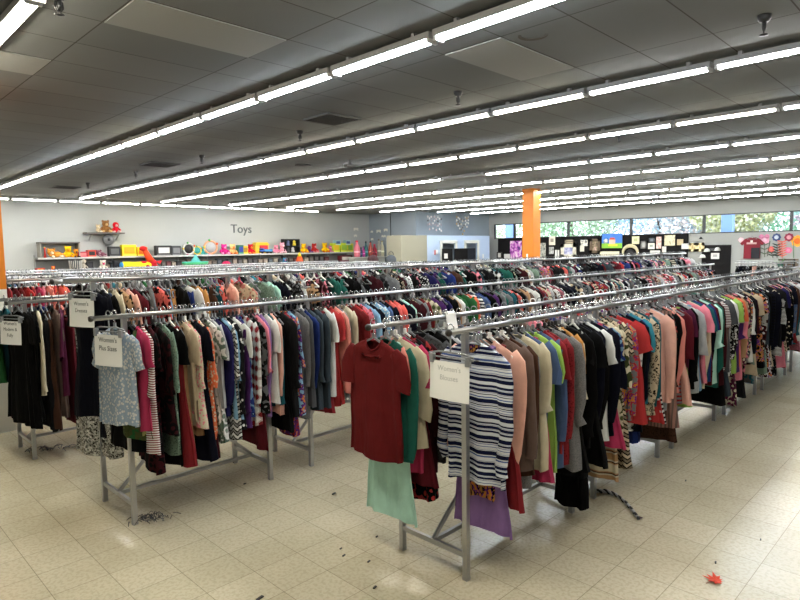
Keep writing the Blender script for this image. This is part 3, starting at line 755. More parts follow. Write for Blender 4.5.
for yy in (10.5, 12.63, 14.76, 16.9): FAR += [(yy, 1.482, 1.6, 14), (yy + .52, 1.482, 1.6, 14)]
tag(far_clothes(), 'packed rows of mixed clothes on the racks farther back', 'clothes', kind='stuff')

# ------------------------------------------------------------------ racks
CHROME = plain((178, 179, 182), .3, .92); CHROME2 = plain((172, 173, 176), .35, .85); CAP = plain((40, 36, 32), .5)
def rack_proto(zf, zb, dy, l0=.13, l1=1.33, ex=0.0):
    """front rail at y=0, back rail at y=dy; unit is 1.53 m long, legs at .13 and 1.33"""
    parts = []
    for s, z in ((0, zf), (1, zb)):
        y = s * dy
        for x in (l0, l1): 
            parts.append(('post', MB().box((x, y, z / 2), (.032, .032, z - .03)), CHROME)); parts.append(('foot', MB().box((x, y, .01), (.034, .034, .02)), CHROME2))
        parts.append(('top_rail', MB().tube([(.0, y, z), (1.525, y, z)], .0165, 10), CHROME))
    for x in (l0, l1): parts.append(('crossbar', MB().bar((x, 0, .145), (x, dy, .145), .022, .03), CHROME2))
    parts.append(('base_bar', MB().bar((l0, dy / 2, .145), (l1, dy / 2, .145), .022, .026), CHROME2))
    for a, b in ((l0, .72), (l1, .74)): parts.append(('brace', MB().bar((a, dy / 2, .15), (b, dy / 2, .66), .018, .022), CHROME2))
    return [(n, m.mesh(n), mt) for n, m, mt in parts]
for q in (1,):
    pass
def rack_row(x0, n, y, zf, zb, dy, rowname, grp, rz=0.0, l0=.13, l1=1.33, bx=0.0):
    pr = rack_proto(zf, zb, dy, l0, l1)
    for k in range(n):
        t = thing('clothing_rack', (x0 + 1.53 * k if not rz else x0, y, 0), 'chrome double rail clothes rack, %s along the %s' % (ORD[k], rowname), 'clothes rack', grp, rz)
        for nm, me, mt in pr: link(nm, me, mt, t)
        if k == 0:
            if bx: obj('rail_extension', MB().tube([(bx, dy, zb), (.002, dy, zb)], .0165, 10), CHROME, t)
            for s, z in ((0, zf), (1, zb)): obj('end_cap', MB().lathe([(.019, 0), (.021, .01), (.016, .022)], n=12), CAP, t, (bx * s, s * dy, z)).rotation_euler = (0, -pi / 2, 0)
rack_row(2.447, 7, 2.06, 1.443, 1.443, .51, 'nearest row', 'racks in the nearest row', bx=-.12)
rack_row(1.34, 8, 4.185, 1.468, 1.698, .572, 'second row', 'racks in the second row', l0=.2, l1=1.31, bx=-.06)
rack_row(1.30, 8, 6.237, 1.463, 1.463, .505, 'third row', 'racks in the third row')
rack_row(1.60, 8, 8.37, 1.581, 1.463, .53, 'fourth row', 'racks in the fourth row')
for r_, yy in enumerate((10.5, 12.63, 14.76, 16.9)):
    rack_row(1.6, 8, yy, 1.463, 1.463, .52, '%s row' % ORD[4 + r_], 'racks in the %s row' % ORD[4 + r_])

# ---- signs on clip hangers
def sign(x, y, ztop, lines, label, size, rz=0.0, ink=(70, 72, 76), railz=1.46, tilt=0.0):
    w, h = .265, .21
    t = thing('paper_sign', (x, y, ztop), label, 'sign', None, rz)
    m = MB(); ny, nz = 10, 6
    for side in (0, 1):
        vs, fs = [], []
        for i in range(ny + 1):
            for j in range(nz + 1):
                u = i / ny - .5; v = j / nz
                vs.append((-.012 * math.cos(u * 3) * v - .006 * v * v + .0012 * side, -u * w, -v * h - .012 * u * tilt))
        for i in range(ny):
            for j in range(nz):
                a = i * (nz + 1) + j; f = (a, a + 1, a + nz + 2, a + nz + 1); fs.append(f if side else f[::-1])
        m.add(vs, fs)
    obj('sheet', m, plain((250, 250, 249), .7), t)
    me = text_mesh('\n'.join(lines), size, .0004)
    for v in me.vertices:
        X, Y, Z = v.co
        zz = -.4 * h + Y + (.01 if len(lines) > 2 else .02); vv = -zz / h; u = X / w
        v.co = (-.012 * math.cos(u * 3) * vv - .006 * vv * vv - .0008 - Z, -X, zz)
    link('lettering', me, plain(ink, .8), t)
    c = thing('clip_hanger', (x + .012, y, railz), 'clear clip hanger holding the %s' % label.split(',')[0], 'hanger', None, rz)
    d = ztop - railz
    a = MB()
    a.tube([(0, .15, d + .035), (0, .08, d + .05), (0, -.08, d + .05), (0, -.15, d + .035)], .006, 6); a.tube([(0, .15, d + .02), (0, -.15, d + .02)], .005, 6)
    a.tube([(0, 0, d + .05), (0, 0, -.04)], .005, 6)
    obj('bar', a, HM['clear'], c)
    for s in (-1, 1): obj('clip', MB().box((-.008, s * .12, d + .012), (.022, .026, .05)), plain((150, 152, 156), .3, .5), c)
    link('hook', me_hook, None, c)
sign(2.44, 2.06, 1.285, ["Women's", "Blouses"], "faintly printed white sign, at the near end of the nearest rack", .04, .05, (196, 197, 198), 1.462)
sign(1.43, 4.185, 1.352, ["Women's", "Plus Sizes"], "white Women's Plus Sizes sign, over the light blue patterned tee", .045, .33, railz=1.487)
sign(1.455, 4.757, 1.566, ["Women's", "Dresses"], "white Women's Dresses sign, before the navy dresses", .04, .35, railz=1.717)
sign(1.31, 6.237, 1.30, ["Women's", "Modern &", "Fully"], "white Women's sign with three lines, at the left edge", .042, .42, railz=1.482)
# paper draped over the inner rail
p = atY(444, 320, 2.57); m = MB(); prof = []
for k in range(9): a = pi * k / 8; prof.append((-.019 * math.cos(a) * 1.2, 1.452 + .022 * math.sin(a)))
prof = [(-.05, 1.36), (-.035, 1.41)] + prof + [(.06, 1.40), (.10, 1.335)]
for sd in (0, .0015):
    vs = [(p.x + u, 2.57 + (yy - 2.57), zz + sd) for (u, zz) in prof for yy in (2.50, 2.70)]
    vs = [(p.x + .1 * (j % 2) + (prof[j // 2][0] * .5), 2.57 + (prof[j // 2][0]) * 1.2, prof[j // 2][1] + sd) for j in range(len(prof) * 2)]
    m.add(vs, [(2 * i, 2 * i + 1, 2 * i + 3, 2 * i + 2) for i in range(len(prof) - 1)])
tag(obj('paper_card', m, plain((236, 234, 230), .7)), 'blank white paper sheet folded over the inner rail of the nearest rack', 'paper')

# ------------------------------------------------------------------ floor litter
p = atZ(716, 581, 0)
m = MB(); pts = []
prof = [1, .45, .78, .42, .95, .5, .7, .35, .5, .3, .5, .35, .7, .5, .95, .42, .78, .45]
for k, q in enumerate(prof): a = pi / 2 + 2 * pi * k / len(prof); pts.append((.072 * q * math.cos(a), .072 * q * math.sin(a)))
o = MB(); n = len(pts); o.add([(x, y, .004 + .010 * (x * x + y * y) / .0033) for x, y in pts] + [(0, 0, .006)], [(k, (k + 1) % n, n) for k in range(n)], False)
o.add([(x, y, .0055 + .010 * (x * x + y * y) / .0033) for x, y in pts] + [(0, 0, .0085)], [(k, (k + 1) % n, n) for k in range(n)], False)
lf = obj('maple_leaf', o, plain((214, 62, 26), .6), None, (p.x, p.y, 0), .4); tag(lf, 'small red maple leaf lying on the bare aisle floor', 'leaf')
obj('stalk', MB().tube([(0, .0, .006), (.005, .04, .006), (.012, .075, .004)], .002, 5), plain((110, 50, 30)), lf, rz=.9)
p0 = [atZ(x, y, .012) for x, y in ((596, 492), (606, 492), (616, 496), (625, 503), (632, 511), (638, 519))]
t = thing('woven_belt', (0, 0, 0), 'black and white twisted belt trailing over the floor by a rack', 'belt')
a = MB(); b_ = MB()
N_ = 60
def along(f):
    f *= len(p0) - 1; i = min(int(f), len(p0) - 2); return p0[i].lerp(p0[i + 1], f - i)
for mm, ph in ((a, 0), (b_, pi)):
    mm.tube([along(k / N_) + Vector((.010 * math.cos(k * .7 + ph), .010 * math.cos(k * .7 + ph), .008 + .008 * math.sin(k * .7 + ph))) for k in range(N_ + 1)], .009, 6)
obj('dark_cord', a, plain((30, 30, 34), .7), t); obj('pale_cord', b_, plain((170, 170, 172), .6), t)
obj('buckle', MB().bar(along(.96), along(1.0) + Vector((.02, -.02, 0)), .03, .012), plain((200, 200, 204), .25, 1), t)
# tinsel heap by the left rack leg
p = atZ(146, 521, 0); t = MB(); q = random.Random(4)
for k in range(60):
    x, y = q.gauss(0, .06), q.gauss(0, .035); a = q.uniform(0, 6.28); l = q.uniform(.02, .06)
    t.tube([(x, y, .006 + q.random() * .02), (x + l * math.cos(a) * .5, y + l * math.sin(a) * .5, .012 + q.random() * .025), (x + l * math.cos(a), y + l * math.sin(a), .006)], .0028, 4)
tag(obj('tinsel', t, plain((150, 152, 158), .25, .9), None, (p.x + .03, p.y, 0), -.6), 'silver tinsel scrap heap on the floor at the second rack leg', 'tinsel', kind='stuff')
p = atZ(50, 449, 0); t = MB()
for k in range(40):
    x, y = q.gauss(0, .13), q.gauss(0, .03); a = q.uniform(0, 6.28); l = q.uniform(.03, .08)
    t.tube([(x, y, .006), (x + l * math.cos(a) * .5, y + l * math.sin(a) * .5, .02), (x + l * math.cos(a), y + l * math.sin(a), .006)], .003, 4)
tag(obj('tinsel', t, plain((70, 70, 74), .4, .5), None, (p.x, p.y, 0), -.7), 'dark fringe scraps on the floor under the left rack', 'tinsel', kind='stuff')
for px, py, s, lb in ((334, 494, .016, 'small black plastic tag on the floor left of the mint dress'), (260, 599, .02, 'small black plastic clip at the bottom edge of the floor'), (341, 549, .008, 'tiny black scrap on floor left of the rack foot, upper'), (344, 556, .010, 'tiny dark scrap on floor left of the rack foot, lower'),
                  (369, 562, .010, 'tiny black scrap near the front rack foot'), (375, 588, .012, 'dark crumb on the stained floor patch'), (377, 537, .008, 'thin dark scrap under the mint dress'), (435, 491, .008, 'tiny scrap under the lavender dress'), (716, 563, .010, 'small grey scrap beyond the maple leaf'), (761, 540, .008, 'tiny scrap in the right aisle'), (245, 484, .01, 'little dark scrap beside the middle rack leg'), (686, 481, .01, 'tiny dark scrap in the far aisle')):
    p = atZ(px, py, 0); tag(obj('floor_scrap', MB().bar((p.x - s, p.y, .003), (p.x + s * 1.2, p.y + s * .5, .003), s * .9, .006), plain((24, 24, 26), .5)), lb, 'litter')

# ------------------------------------------------------------------ back wall displays
XD = XB
DARK = plain((17, 15, 16), .8, spec=.2)
def panel(px0, px1, ytop, lb, X=XD - .06, zb=0.0):
    a = atX(px0, ytop, X); c = atX(px1, ytop, X); zt = a.z
    t = thing('display_board', (X, (a.y + c.y) / 2, zb), lb, 'display board')
    w = a.y - c.y
    obj('board', MB().box((.02, 0, (zt - zb) / 2), (.05, w, zt - zb)), DARK, t)
    obj('top_edge', MB().box((.015, 0, zt - zb + .01), (.06, w, .02)), plain((60, 56, 54)), t)
panel(498, 688, 238.6, 'long black display board under the high windows')
panel(702, 731, 245.5, 'lower black display board left of the shirt on the wall')
XP = XD - .11
def rect(x0, y0, x1, y1, X=XP):
    a = atX(x0, y0, X); c = atX(x1, y1, X); return (a.y + c.y) / 2, (a.z + c.z) / 2, abs(a.y - c.y), abs(a.z - c.z)
def paint(c1, c2, c3, sc_=9):
    m, N, L, b = new_mat('painting'); tc = N.new('ShaderNodeTexCoord'); n = N.new('ShaderNodeTexNoise'); n.inputs['Scale'].default_value = sc_; n.inputs['Distortion'].default_value = 1.5
    r = N.new('ShaderNodeValToRGB'); e = r.color_ramp; e.elements[0].position = .36; e.elements[0].color = lin(c1); e.elements[1].position = .62; e.elements[1].color = lin(c3); x = e.elements.new(.5); x.color = lin(c2)
    L.new(tc.outputs['Object'], n.inputs['Vector']); L.new(n.outputs['Fac'], r.inputs[0]); L.new(r.outputs[0], b.inputs['Base Color']); b.inputs['Roughness'].default_value = .5
    return m
def picture(x0, y0, x1, y1, mat, frame, lb, name='framed_picture', fw=.05, X=XP, mark=None):
    y, z, w, h = rect(x0, y0, x1, y1, X)
    t = thing(name, (X, y, z), lb, 'picture' if 'picture' in name or 'paint' in name or 'poster' in name else 'paper')
    if frame:
        f = MB()
        for s in (-1, 1): f.box((0, s * (w - fw) / 2, 0), (.05, fw, h)); f.box((0, 0, s * (h - fw) / 2), (.05, w, fw))
        obj('frame', f, plain(frame, .45), t); obj('artwork', MB().box((.012, 0, 0), (.02, w - fw, h - fw)), mat, t)
    else:
        obj('sheet', MB().box((.012, 0, 0), (.012, w, h)), mat, t)
    if mark:
        obj('print', MB().box((.002, 0, h * .05), (.006, w * .5, h * .4)), mark, t)
picture(510, 241, 521.5, 260, paint((84, 24, 110), (196, 90, 190), (236, 210, 224), 3.2), None, 'tall purple and pink poster left of the orange column', 'poster')
picture(497, 252, 502, 258.5, plain((214, 212, 206)), (40, 36, 34), 'small black framed note at the left end of the display board', fw=.06)
picture(504, 254, 511, 260.5, plain((205, 204, 200)), None, 'white paper low beside the purple poster', 'pinned_paper')
picture(539.5, 243, 545.5, 257, paint((90, 96, 90), (150, 150, 142), (190, 188, 176), 6), None, 'grey photo print just right of the orange column', 'pinned_print')
picture(549, 236.5, 555, 245, plain((224, 216, 198)), None, 'cream notice rising above the top of the display board', 'pinned_paper', mark=plain((150, 140, 126)))
picture(549, 247, 553.5, 254, paint((110, 112, 110), (160, 160, 158), (206, 206, 204), 7), None, 'small grey print below the cream notice', 'pinned_print')
picture(555, 250, 556.6, 259, plain((226, 224, 220)), None, 'narrow white bookmark, first of a pair', 'pinned_paper')
picture(557.4, 250, 559, 259, plain((226, 224, 220)), None, 'narrow white bookmark, second of a pair', 'pinned_paper')
picture(564.5, 240, 574.5, 243.3, plain((70, 60, 54)), (170, 156, 132), 'long tan edged plaque above the landscape picture', 'plaque', .07)
picture(561, 244, 576, 258, paint((120, 126, 170), (170, 170, 204), (206, 204, 216), 4), (206, 200, 184), 'landscape picture in a wide white frame', fw=.17)
picture(580.5, 240, 587.5, 246, paint((60, 60, 60), (200, 198, 190), (224, 222, 214), 6), None, 'white print with dark sketch, upper of two', 'pinned_print')
picture(580, 245.5, 584, 251.5, plain((212, 208, 198)), None, 'white paper below the dark sketch print', 'pinned_paper')
picture(590, 239, 600, 253, paint((74, 60, 44), (120, 110, 80), (184, 150, 140), 5), (92, 74, 54), 'old portrait painting in a brown frame', fw=.12)
picture(600, 251.5, 619, 256.5, plain((214, 208, 180)), None, 'wide cream banner paper under the bright painting', 'pinned_paper')
picture(632, 236.5, 639, 244, plain((222, 220, 178)), None, 'pale yellow paper near the top of the board', 'pinned_paper', mark=plain((180, 186, 140)))
picture(641, 241, 646.3, 248.5, plain((168, 168, 166)), (120, 118, 116), 'small grey framed print right of the pale yellow paper', fw=.06)
picture(649, 238, 654.7, 242.3, plain((120, 128, 140)), (80, 86, 96), 'small blue grey framed print', fw=.06)
picture(648, 243.2, 654.4, 249, plain((224, 222, 212)), None, 'white paper below the blue grey print', 'pinned_paper', mark=plain((150, 160, 150)))
picture(656.3, 236.8, 661, 248.5, paint((196, 140, 136), (220, 176, 168), (234, 214, 208), 9), None, 'tall pink print in the middle of the board', 'pinned_print')
picture(664.5, 235.3, 674.8, 245.5, paint((206, 196, 158), (226, 218, 188), (170, 160, 130), 6), None, 'large cream print near the right end of the board', 'pinned_print')
picture(662, 246.5, 666, 252.5, plain((216, 212, 206)), None, 'white paper under the large cream print', 'pinned_paper')
picture(650, 250.5, 660, 254, plain((204, 204, 198)), None, 'white strip of paper low on the board', 'pinned_paper')
picture(677, 239.3, 683, 245, plain((190, 172, 136)), None, 'tan paper at the right end of the board', 'pinned_paper')
picture(681.5, 243.5, 689.5, 249, plain((214, 212, 210)), None, 'white paper half off the right edge of the board', 'pinned_paper', X=XP - .02)
picture(689, 243, 696, 251.3, plain((170, 152, 104)), (226, 206, 156), 'left of two cream framed pictures between the boards', fw=.1)
picture(696.5, 243, 704, 251.3, plain((196, 160, 122)), (226, 206, 156), 'right of two cream framed pictures between the boards', fw=.1)
# bright landscape painting (own plain design)
y, z, w, h = rect(602, 234, 622, 248, XP - .03)
t = thing('child_painting', (XP - .03, y, z), 'bright painting with blue sky, green field and red roofed hut', 'picture')
obj('canvas', MB().box((.01, 0, 0), (.03, w, h)), plain((60, 120, 206)), t)
obj('field', MB().box((-.008, 0, -h * .33), (.006, w, h * .34)), plain((130, 186, 50)), t)
obj('flower_bed', MB().box((-.010, -.05, -h * .30), (.006, w * .45, h * .12)), plain((230, 210, 60)), t)
obj('hut', MB().box((-.012, -.02, -.04), (.006, w * .3, h * .3)), plain((224, 190, 170)), t)
obj('hut_roof', MB().prism([(-.16, 0), (.16, 0), (.09, .12), (-.09, .12)], .006, (-.013, -.02, .03), (0, 1, 0), (0, 0, 1)), plain((190, 70, 60)), t)
obj('cloud', MB().lathe([(.001, -.004), (.11, 0), (.001, .004)], n=14), plain((226, 230, 236)), t, (-.012, w * .3, .0)).rotation_euler = (0, pi / 2, 0)
# cream wreath with dark hat in front
y, z, w, h = rect(621, 246, 640, 257)
t = thing('wreath', (XP - .02, y, z - .05), 'cream wreath with a dark centre on the display board', 'wreath')
pts = [(0, .33 * math.cos(a), .3 * math.sin(a)) for a in [R(-30 + 240 * k / 20) for k in range(21)]]
obj('ring', MB().tube(pts, .07, 8, True, [.03 + .05 * math.sin(pi * k / 20) for k in range(21)]), plain((206, 196, 160), .8), t)
obj('centre', MB().lathe([(.2, -.02), (.22, .0), (.18, .03)], n=16), plain((18, 18, 20)), t, (0, 0, -.06)).rotation_euler = (0, -pi / 2, 0)
# caps and notices on the lower board
def cap(px, py, lb, c=(226, 226, 222), X=XP):
    p = atX(px, py, X); t = thing('cap', (X, p.y, p.z), lb, 'cap')
    cr = MB(); cr.lathe([(.11, -.05), (.108, .0), (.085, .055), (.04, .085), (.002, .092)], n=14); obj('crown', cr, plain(c, .8), t)
    b = MB(); b.lathe([(.1, -.052), (.11, -.05), (.1, -.046)], (-.06, .06, 0), 14, 1, .9); obj('visor', b, plain(c, .8), t)
cap(707, 250.5, 'white cap, upper left on the lower black board'); cap(717.5, 249.5, 'white cap, upper right on the lower black board'); cap(702.5, 256.5, 'white cap hung lowest on the lower black board')
picture(711, 253, 719, 259, plain((216, 216, 214)), None, 'white paper sign pinned on the lower black board', 'pinned_paper', mark=plain((170, 170, 170)))
p = atX(713, 249.5, XP); tag(obj('cap_logo_patch', MB().box((XP, p.y, p.z), (.02, .22, .1)), plain((70, 70, 74))), 'dark grey patch between the two upper caps', 'patch')
p = atX(701, 239, XD); tag(obj('wall_hook', MB().lathe([(.05, 0), (.06, .03), (.02, .08)], n=10), plain((40, 40, 42)), None, (XD - .03, p.y, p.z)), 'small dark hook high on the grey wall', 'hook')
# two-tone shirt on the wall
y, z, w, h = rect(742, 237.5, 761.5, 258.5, XD - .1)
t = thing('t_shirt', (XD - .1, y, z + h / 2 + .11), 'maroon and black team shirt displayed flat on the grey wall', 't-shirt')
for s, c in ((1, (122, 20, 38)), (-1, (34, 22, 28))):
    out = [(0, -.13), (.09, -.11), (.23, -.18), (.36, -.34), (.30, -.42), (.24, -.36), (.25, -.93), (0, -.94)]
    m = MB(); m.prism([(a * 1.15, b) for a, b in out] if s > 0 else [(-a * 1.15, b) for a, b in out][::-1], .05, (.02, 0, 0), (0, 1, 0), (0, 0, 1))
    obj('shirt_half', m, plain((122, 20, 38), .8), t) if s > 0 else obj('shirt_half', m, plain((116, 20, 36), .8), t)
obj('dark_panel', MB().box((-.036, -.14, -.72), (.012, .29, .42)), plain((26, 24, 32), .8), t)
obj('print', MB().box((-.036, .0, -.34), (.008, .34, .07)), plain((200, 160, 160), .8), t); obj('print', MB().box((-.038, .0, -.27), (.008, .08, .08)), plain((226, 214, 206), .8), t)
link('hanger', me_full, HM['grey'], t)
# paper flowers on the wall
def flower(px, py, r, c, cc, lb, petals=8):
    p = atX(px, py, XD - .02); t = thing('paper_flower', (XD - .015, p.y, p.z), lb, 'wall decoration')
    pts = []
    for k in range(petals * 6): a = 2 * pi * k / (petals * 6); q = r * (.84 + .16 * abs(math.cos(a * petals / 2))); pts.append((q * math.cos(a), q * math.sin(a)))
    obj('petals', MB().prism(pts, .012, (0, 0, 0), (0, 1, 0), (0, 0, 1)), plain(c, .8), t)
    obj('flower_centre', MB().ball((-.015, 0, 0), r * .5, 12, (.2, 1, 1)), plain(cc, .8), t)
flower(776.5, 237.3, .15, (60, 74, 120), (190, 200, 214), 'blue paper flower with pale centre on the wall')
flower(789, 237.3, .16, (140, 44, 70), (214, 150, 160), 'maroon paper flower with pink centre on the wall')
flower(797.5, 241, .22, (236, 160, 60), (226, 110, 40), 'large orange paper flower at right edge of the wall')
flower(771, 249.5, .12, (214, 96, 92), (220, 120, 110), 'coral paper flower low on the wall', 4)
flower(788.5, 250.3, .12, (216, 110, 150), (224, 140, 166), 'pink paper flower right of the coral leaves', 6)
flower(761.5, 236.6, .09, (216, 120, 160), (222, 140, 176), 'small pink paper flower, left of the pink tulip pair', 5)
flower(767, 236.4, .09, (216, 120, 160), (222, 140, 176), 'small pink paper flower, right of the pink tulip pair', 5)
flower(764.5, 240, .17, (226, 160, 184), (228, 176, 196), 'pale pink paper bloom between the small pink flowers', 5)
flower(741, 240, .1, (222, 180, 190), (224, 190, 196), 'faded pink paper flower above the team shirt sleeve', 5)
def sprig(px, y0, y1, c, lb, n=7, lean=0.0):
    a = atX(px, y1, XD - .02); b = atX(px + lean, y0, XD - .02); t = thing('paper_sprig', (XD - .015, a.y, a.z), lb, 'wall decoration')
    h = b.z - a.z; dy = b.y - a.y
    obj('stem', MB().tube([(0, 0, 0), (0, dy * .4, h * .5), (0, dy, h)], .012, 6), plain(c, .8), t)
    m = MB()
    for k in range(n):
        f = (k + .6) / n
        for s in (-1, 1): m.prism([(0, 0), (s * .08, .03), (s * .17, .09), (s * .1, .09), (s * .02, .05)][::s], .01, (-.004, dy * f, h * f * .95), (0, 1, 0), (0, 0, 1))
    if n: obj('leaves', m, plain(c, .8), t)
sprig(782, 241, 258, (214, 100, 84), 'coral paper sprig with paired leaves on the wall')
sprig(777, 244, 258, (40, 50, 44), 'black paper sprig left of the coral sprig', 5)
sprig(767.5, 241, 256, (70, 84, 70), 'thin dark curved paper stem beside the team shirt', 0, 2.5)
sprig(773, 252, 258, (60, 70, 60), 'short dark paper stem under the coral flower', 2, -2)
sprig(793.5, 241, 258, (96, 130, 96), 'thin green paper stem under the maroon flower', 0)
sprig(764.5, 243, 257, (90, 100, 84), 'green paper stem under the pale pink bloom', 3)
# cross rack with black skirts far right
xr = 20.0; ya, yb = atX(735, 262, xr).y, atX(797, 262, xr).y
zr = atX(765, 263, xr).z
pr = rack_proto(zr, zr, .5)
t = thing('clothing_rack', (xr, ya, 0), 'clothes rack standing crosswise beyond the end of the nearest rows', 'clothes rack', None, -pi / 2)
for nm, me, mt in pr: link(nm, me, mt, t)
obj('top_shelf', MB().box((.76, .25, zr + .05), (1.55, .4, .02)), plain((150, 152, 150), .5), t)
q = random.Random(5)
for k in range(16):
    c = ['black', 'navy', 'black', 'charcoal', 'black', 'peach', 'black', 'black', 'grey', 'black', 'charcoal', 'white', 'black', 'navy', 'beige', 'black'][k]
    yy = ya - .08 - 1.38 * k / 15
    o = garment('u' if k % 3 else 'd', .9 + .2 * q.random(), cloth(c), xr, yy, zr + .019, k % 3, pi / 2 + q.gauss(0, .08), 'clear', False)
    tag(o, '%s %s on the crosswise rack, %s from its left end' % (CN.get(c, c), 'skirt' if k % 3 else 'dress', ORD[k]), 'skirt' if k % 3 else 'dress', 'clothes on the crosswise rack')
# wooden crate with plant on a table near the mural
xc = 20.5; a = atX(780, 267, xc); c = atX(797, 259, xc)
t = thing('display_table', (xc + .2, (a.y + c.y) / 2, 0), 'plain display table in front of the flower wall', 'table')
zt = a.z
obj('table_top', MB().box((0, 0, zt - .02), (.7, 1.5, .04)), plain((180, 178, 170), .5), t)
for sx in (-1, 1):
    for sy in (-1, 1): obj('leg', MB().box((sx * .3, sy * .68, (zt - .04) / 2), (.05, .05, zt - .04)), CHROME2, t)
t = thing('wooden_crate', (xc, (a.y + c.y) / 2, zt), 'brown wooden crate on the table by the flower wall', 'crate')
w = a.y - c.y; h = c.z - a.z
m = MB(); m.box((0, 0, .02), (.4, w, .04)); m.box((-.19, 0, h / 2), (.03, w, h)); m.box((.19, 0, h / 2), (.03, w, h))
for s in (-1, 1): m.box((0, s * (w / 2 - .015), h / 2), (.38, .03, h))
obj('crate_body', m, plain((112, 92, 70), .7), t)
m = MB()
for s in (-1, 1): m.box((-.21, s * (w / 2 - .02), h / 2), (.02, .05, h))
m.box((-.21, 0, h - .02), (.02, w, .04)); obj('crate_edge', m, plain((44, 36, 30)), t)
t = thing('potted_plant', (xc - .25, (a.y + c.y) / 2 + w * .35, zt + .0), 'green plant in a small pot left of the wooden crate', 'plant')
obj('pot', MB().lathe([(.06, 0), (.08, .1), (.07, .1)], n=12), plain((90, 140, 120)), t)
m = MB()
for k in range(26):
    al = q.uniform(0, 6.28); l = q.uniform(.12, .26); e = q.uniform(.2, 1.1)
    d = Vector((math.cos(al) * math.cos(e), math.sin(al) * math.cos(e), math.sin(e))); s = d.cross(Vector((0, 0, 1))).normalized() * .03; b0 = Vector((0, 0, .1))
    m.add([b0, b0 + d * l * .5 + s, b0 + d * l + Vector((0, 0, -.03)), b0 + d * l * .5 - s], [(0, 1, 2, 3)])
obj('leaves', m, plain((88, 150, 66), .6), t)

# ------------------------------------------------------------------ toy wall
YW = YL
SH = plain((150, 152, 150), .5); LIP = plain((196, 197, 194), .4)
ZS = 1.755; YS = 21.95
xa = atY(38, 257, YS).x; xb_ = atY(352, 252, YS).x
t = thing('toy_shelf', (xa, YS, 0), 'long grey toy shelf running along the wall', 'shelf')
L_ = xb_ - xa
obj('shelf_board', MB().box((L_ / 2, .23, ZS - .02), (L_, .44, .04)), SH, t); obj('shelf_lip', MB().box((L_ / 2, 0, ZS - .02), (L_, .02, .06)), LIP, t)
obj('lower_board', MB().box((L_ / 2, .13, 1.27), (L_, .6, .04)), SH, t); obj('lower_lip', MB().box((L_ / 2, -.18, 1.27), (L_, .02, .06)), LIP, t)
obj('back_panel', MB().box((L_ / 2, .43, .9), (L_, .02, 1.7)), plain((120, 120, 118), .7), t)
for k in range(12): obj('upright', MB().box((L_ * (k + .001) / 11, .40, .95), (.04, .06, 1.8)), SH, t)
obj('kick_base', MB().box((L_ / 2, .2, .08), (L_, .4, .16)), SH, t)
def wshelf(px0, px1, py, lb, posts=None):
    a = atY(px0, py, YS); c = atY(px1, py, YS); t = thing('toy_shelf', ((a.x + c.x) / 2, YS, (a.z + c.z) / 2), lb, 'shelf'); w = c.x - a.x
    obj('shelf_board', MB().box((0, .23, -.02), (w, .44, .045)), plain((96, 92, 90), .5), t)
    for s in (-1, 1):
        if posts: obj('shelf_side', MB().box((s * (w / 2 - .02), .23, -posts / 2), (.04, .4, posts)), plain((150, 146, 138)), t)
        else: obj('bracket', MB().bar((s * w * .36, .4, -.26), (s * w * .36, .1, -.04), .03, .03), SH, t)
    return (a.z + c.z) / 2
ZU = wshelf(87, 125, 232.5, 'small dark shelf mounted high on the toy wall')
ZM = wshelf(40, 80, 242, 'open shelf box standing on the toy shelf at left', posts=.5)
p = atY(232, 229.6, YW); me = text_mesh('Toys', .5, .01, 'LEFT', 1); a = atY(230.7, 232, YW)
o = link('wall_lettering', me, plain((84, 90, 94), .6), None, (a.x, YW - .012, a.z + .12)); o.rotation_euler = (pi / 2, 0, 0); tag(o, 'grey Toys lettering on the pale wall', 'lettering')

def onshelf(px, z, y=None):
    y = y or 22.1
    X = atY(px, 255, y).x; return X, y, z
def scale_px(px): return (atY(px + 1, 255, 22.1).x - atY(px, 255, 22.1).x), 1 / (FPX / (CR.transposed() @ (atY(px, 255, 22.1) - Vector((0, 0, H)))).z * -1)
def plush(px, wpx, hpx, z, c, c2, lb, lying=False, y=None, ears=True):
    x, yy, z = onshelf(px, z, y); sx, sz = scale_px(px); w = wpx * sx; h = hpx * sz
    t = thing('plush_toy', (x, yy, z), lb, 'plush toy', None); m1 = plain(c, .95, spec=.1); m2 = plain(c2, .95, spec=.1)
    if lying:
        obj('body', MB().ball((.1 * w, 0, h * .3), h * .32, 12, (w / h * 1.0, .9, 1)), m1, t); hc = Vector((-w * .33, -.03, h * .55)); r = h * .36
    else:
        obj('body', MB().ball((0, 0, h * .3), w * .32, 12, (1, .8, h * .3 / (w * .32))), m1, t); hc = Vector((0, -.03, h * .72)); r = min(w * .36, h * .28)
    hd = obj('head', MB().ball((0, 0, 0), r, 12, (1, .9, 1)), m1, t, hc)
    obj('muzzle', MB().ball((0, -r * .8, -r * .2), r * .42, 10), m2, hd)
    for s in (-1, 1):
        if ears: obj('ear', MB().ball((s * r * .75, 0, r * .8), r * .34, 8), m1, hd)
        obj('eye', MB().ball((s * r * .35, -r * .84, r * .2), r * .1, 6), plain((16, 16, 18), .2), hd)
        obj('arm', MB().tube([(s * w * .22, 0, h * .45), (s * w * .4, -.06, h * .3), (s * w * .42, -.1, h * .22)], w * .09, 8), m1, t)
        obj('leg', MB().tube([(s * w * .15, 0, h * .12), (s * w * .3, -.12, h * .1), (s * w * .32, -.2, h * .1)], w * .1, 8), m2, t)
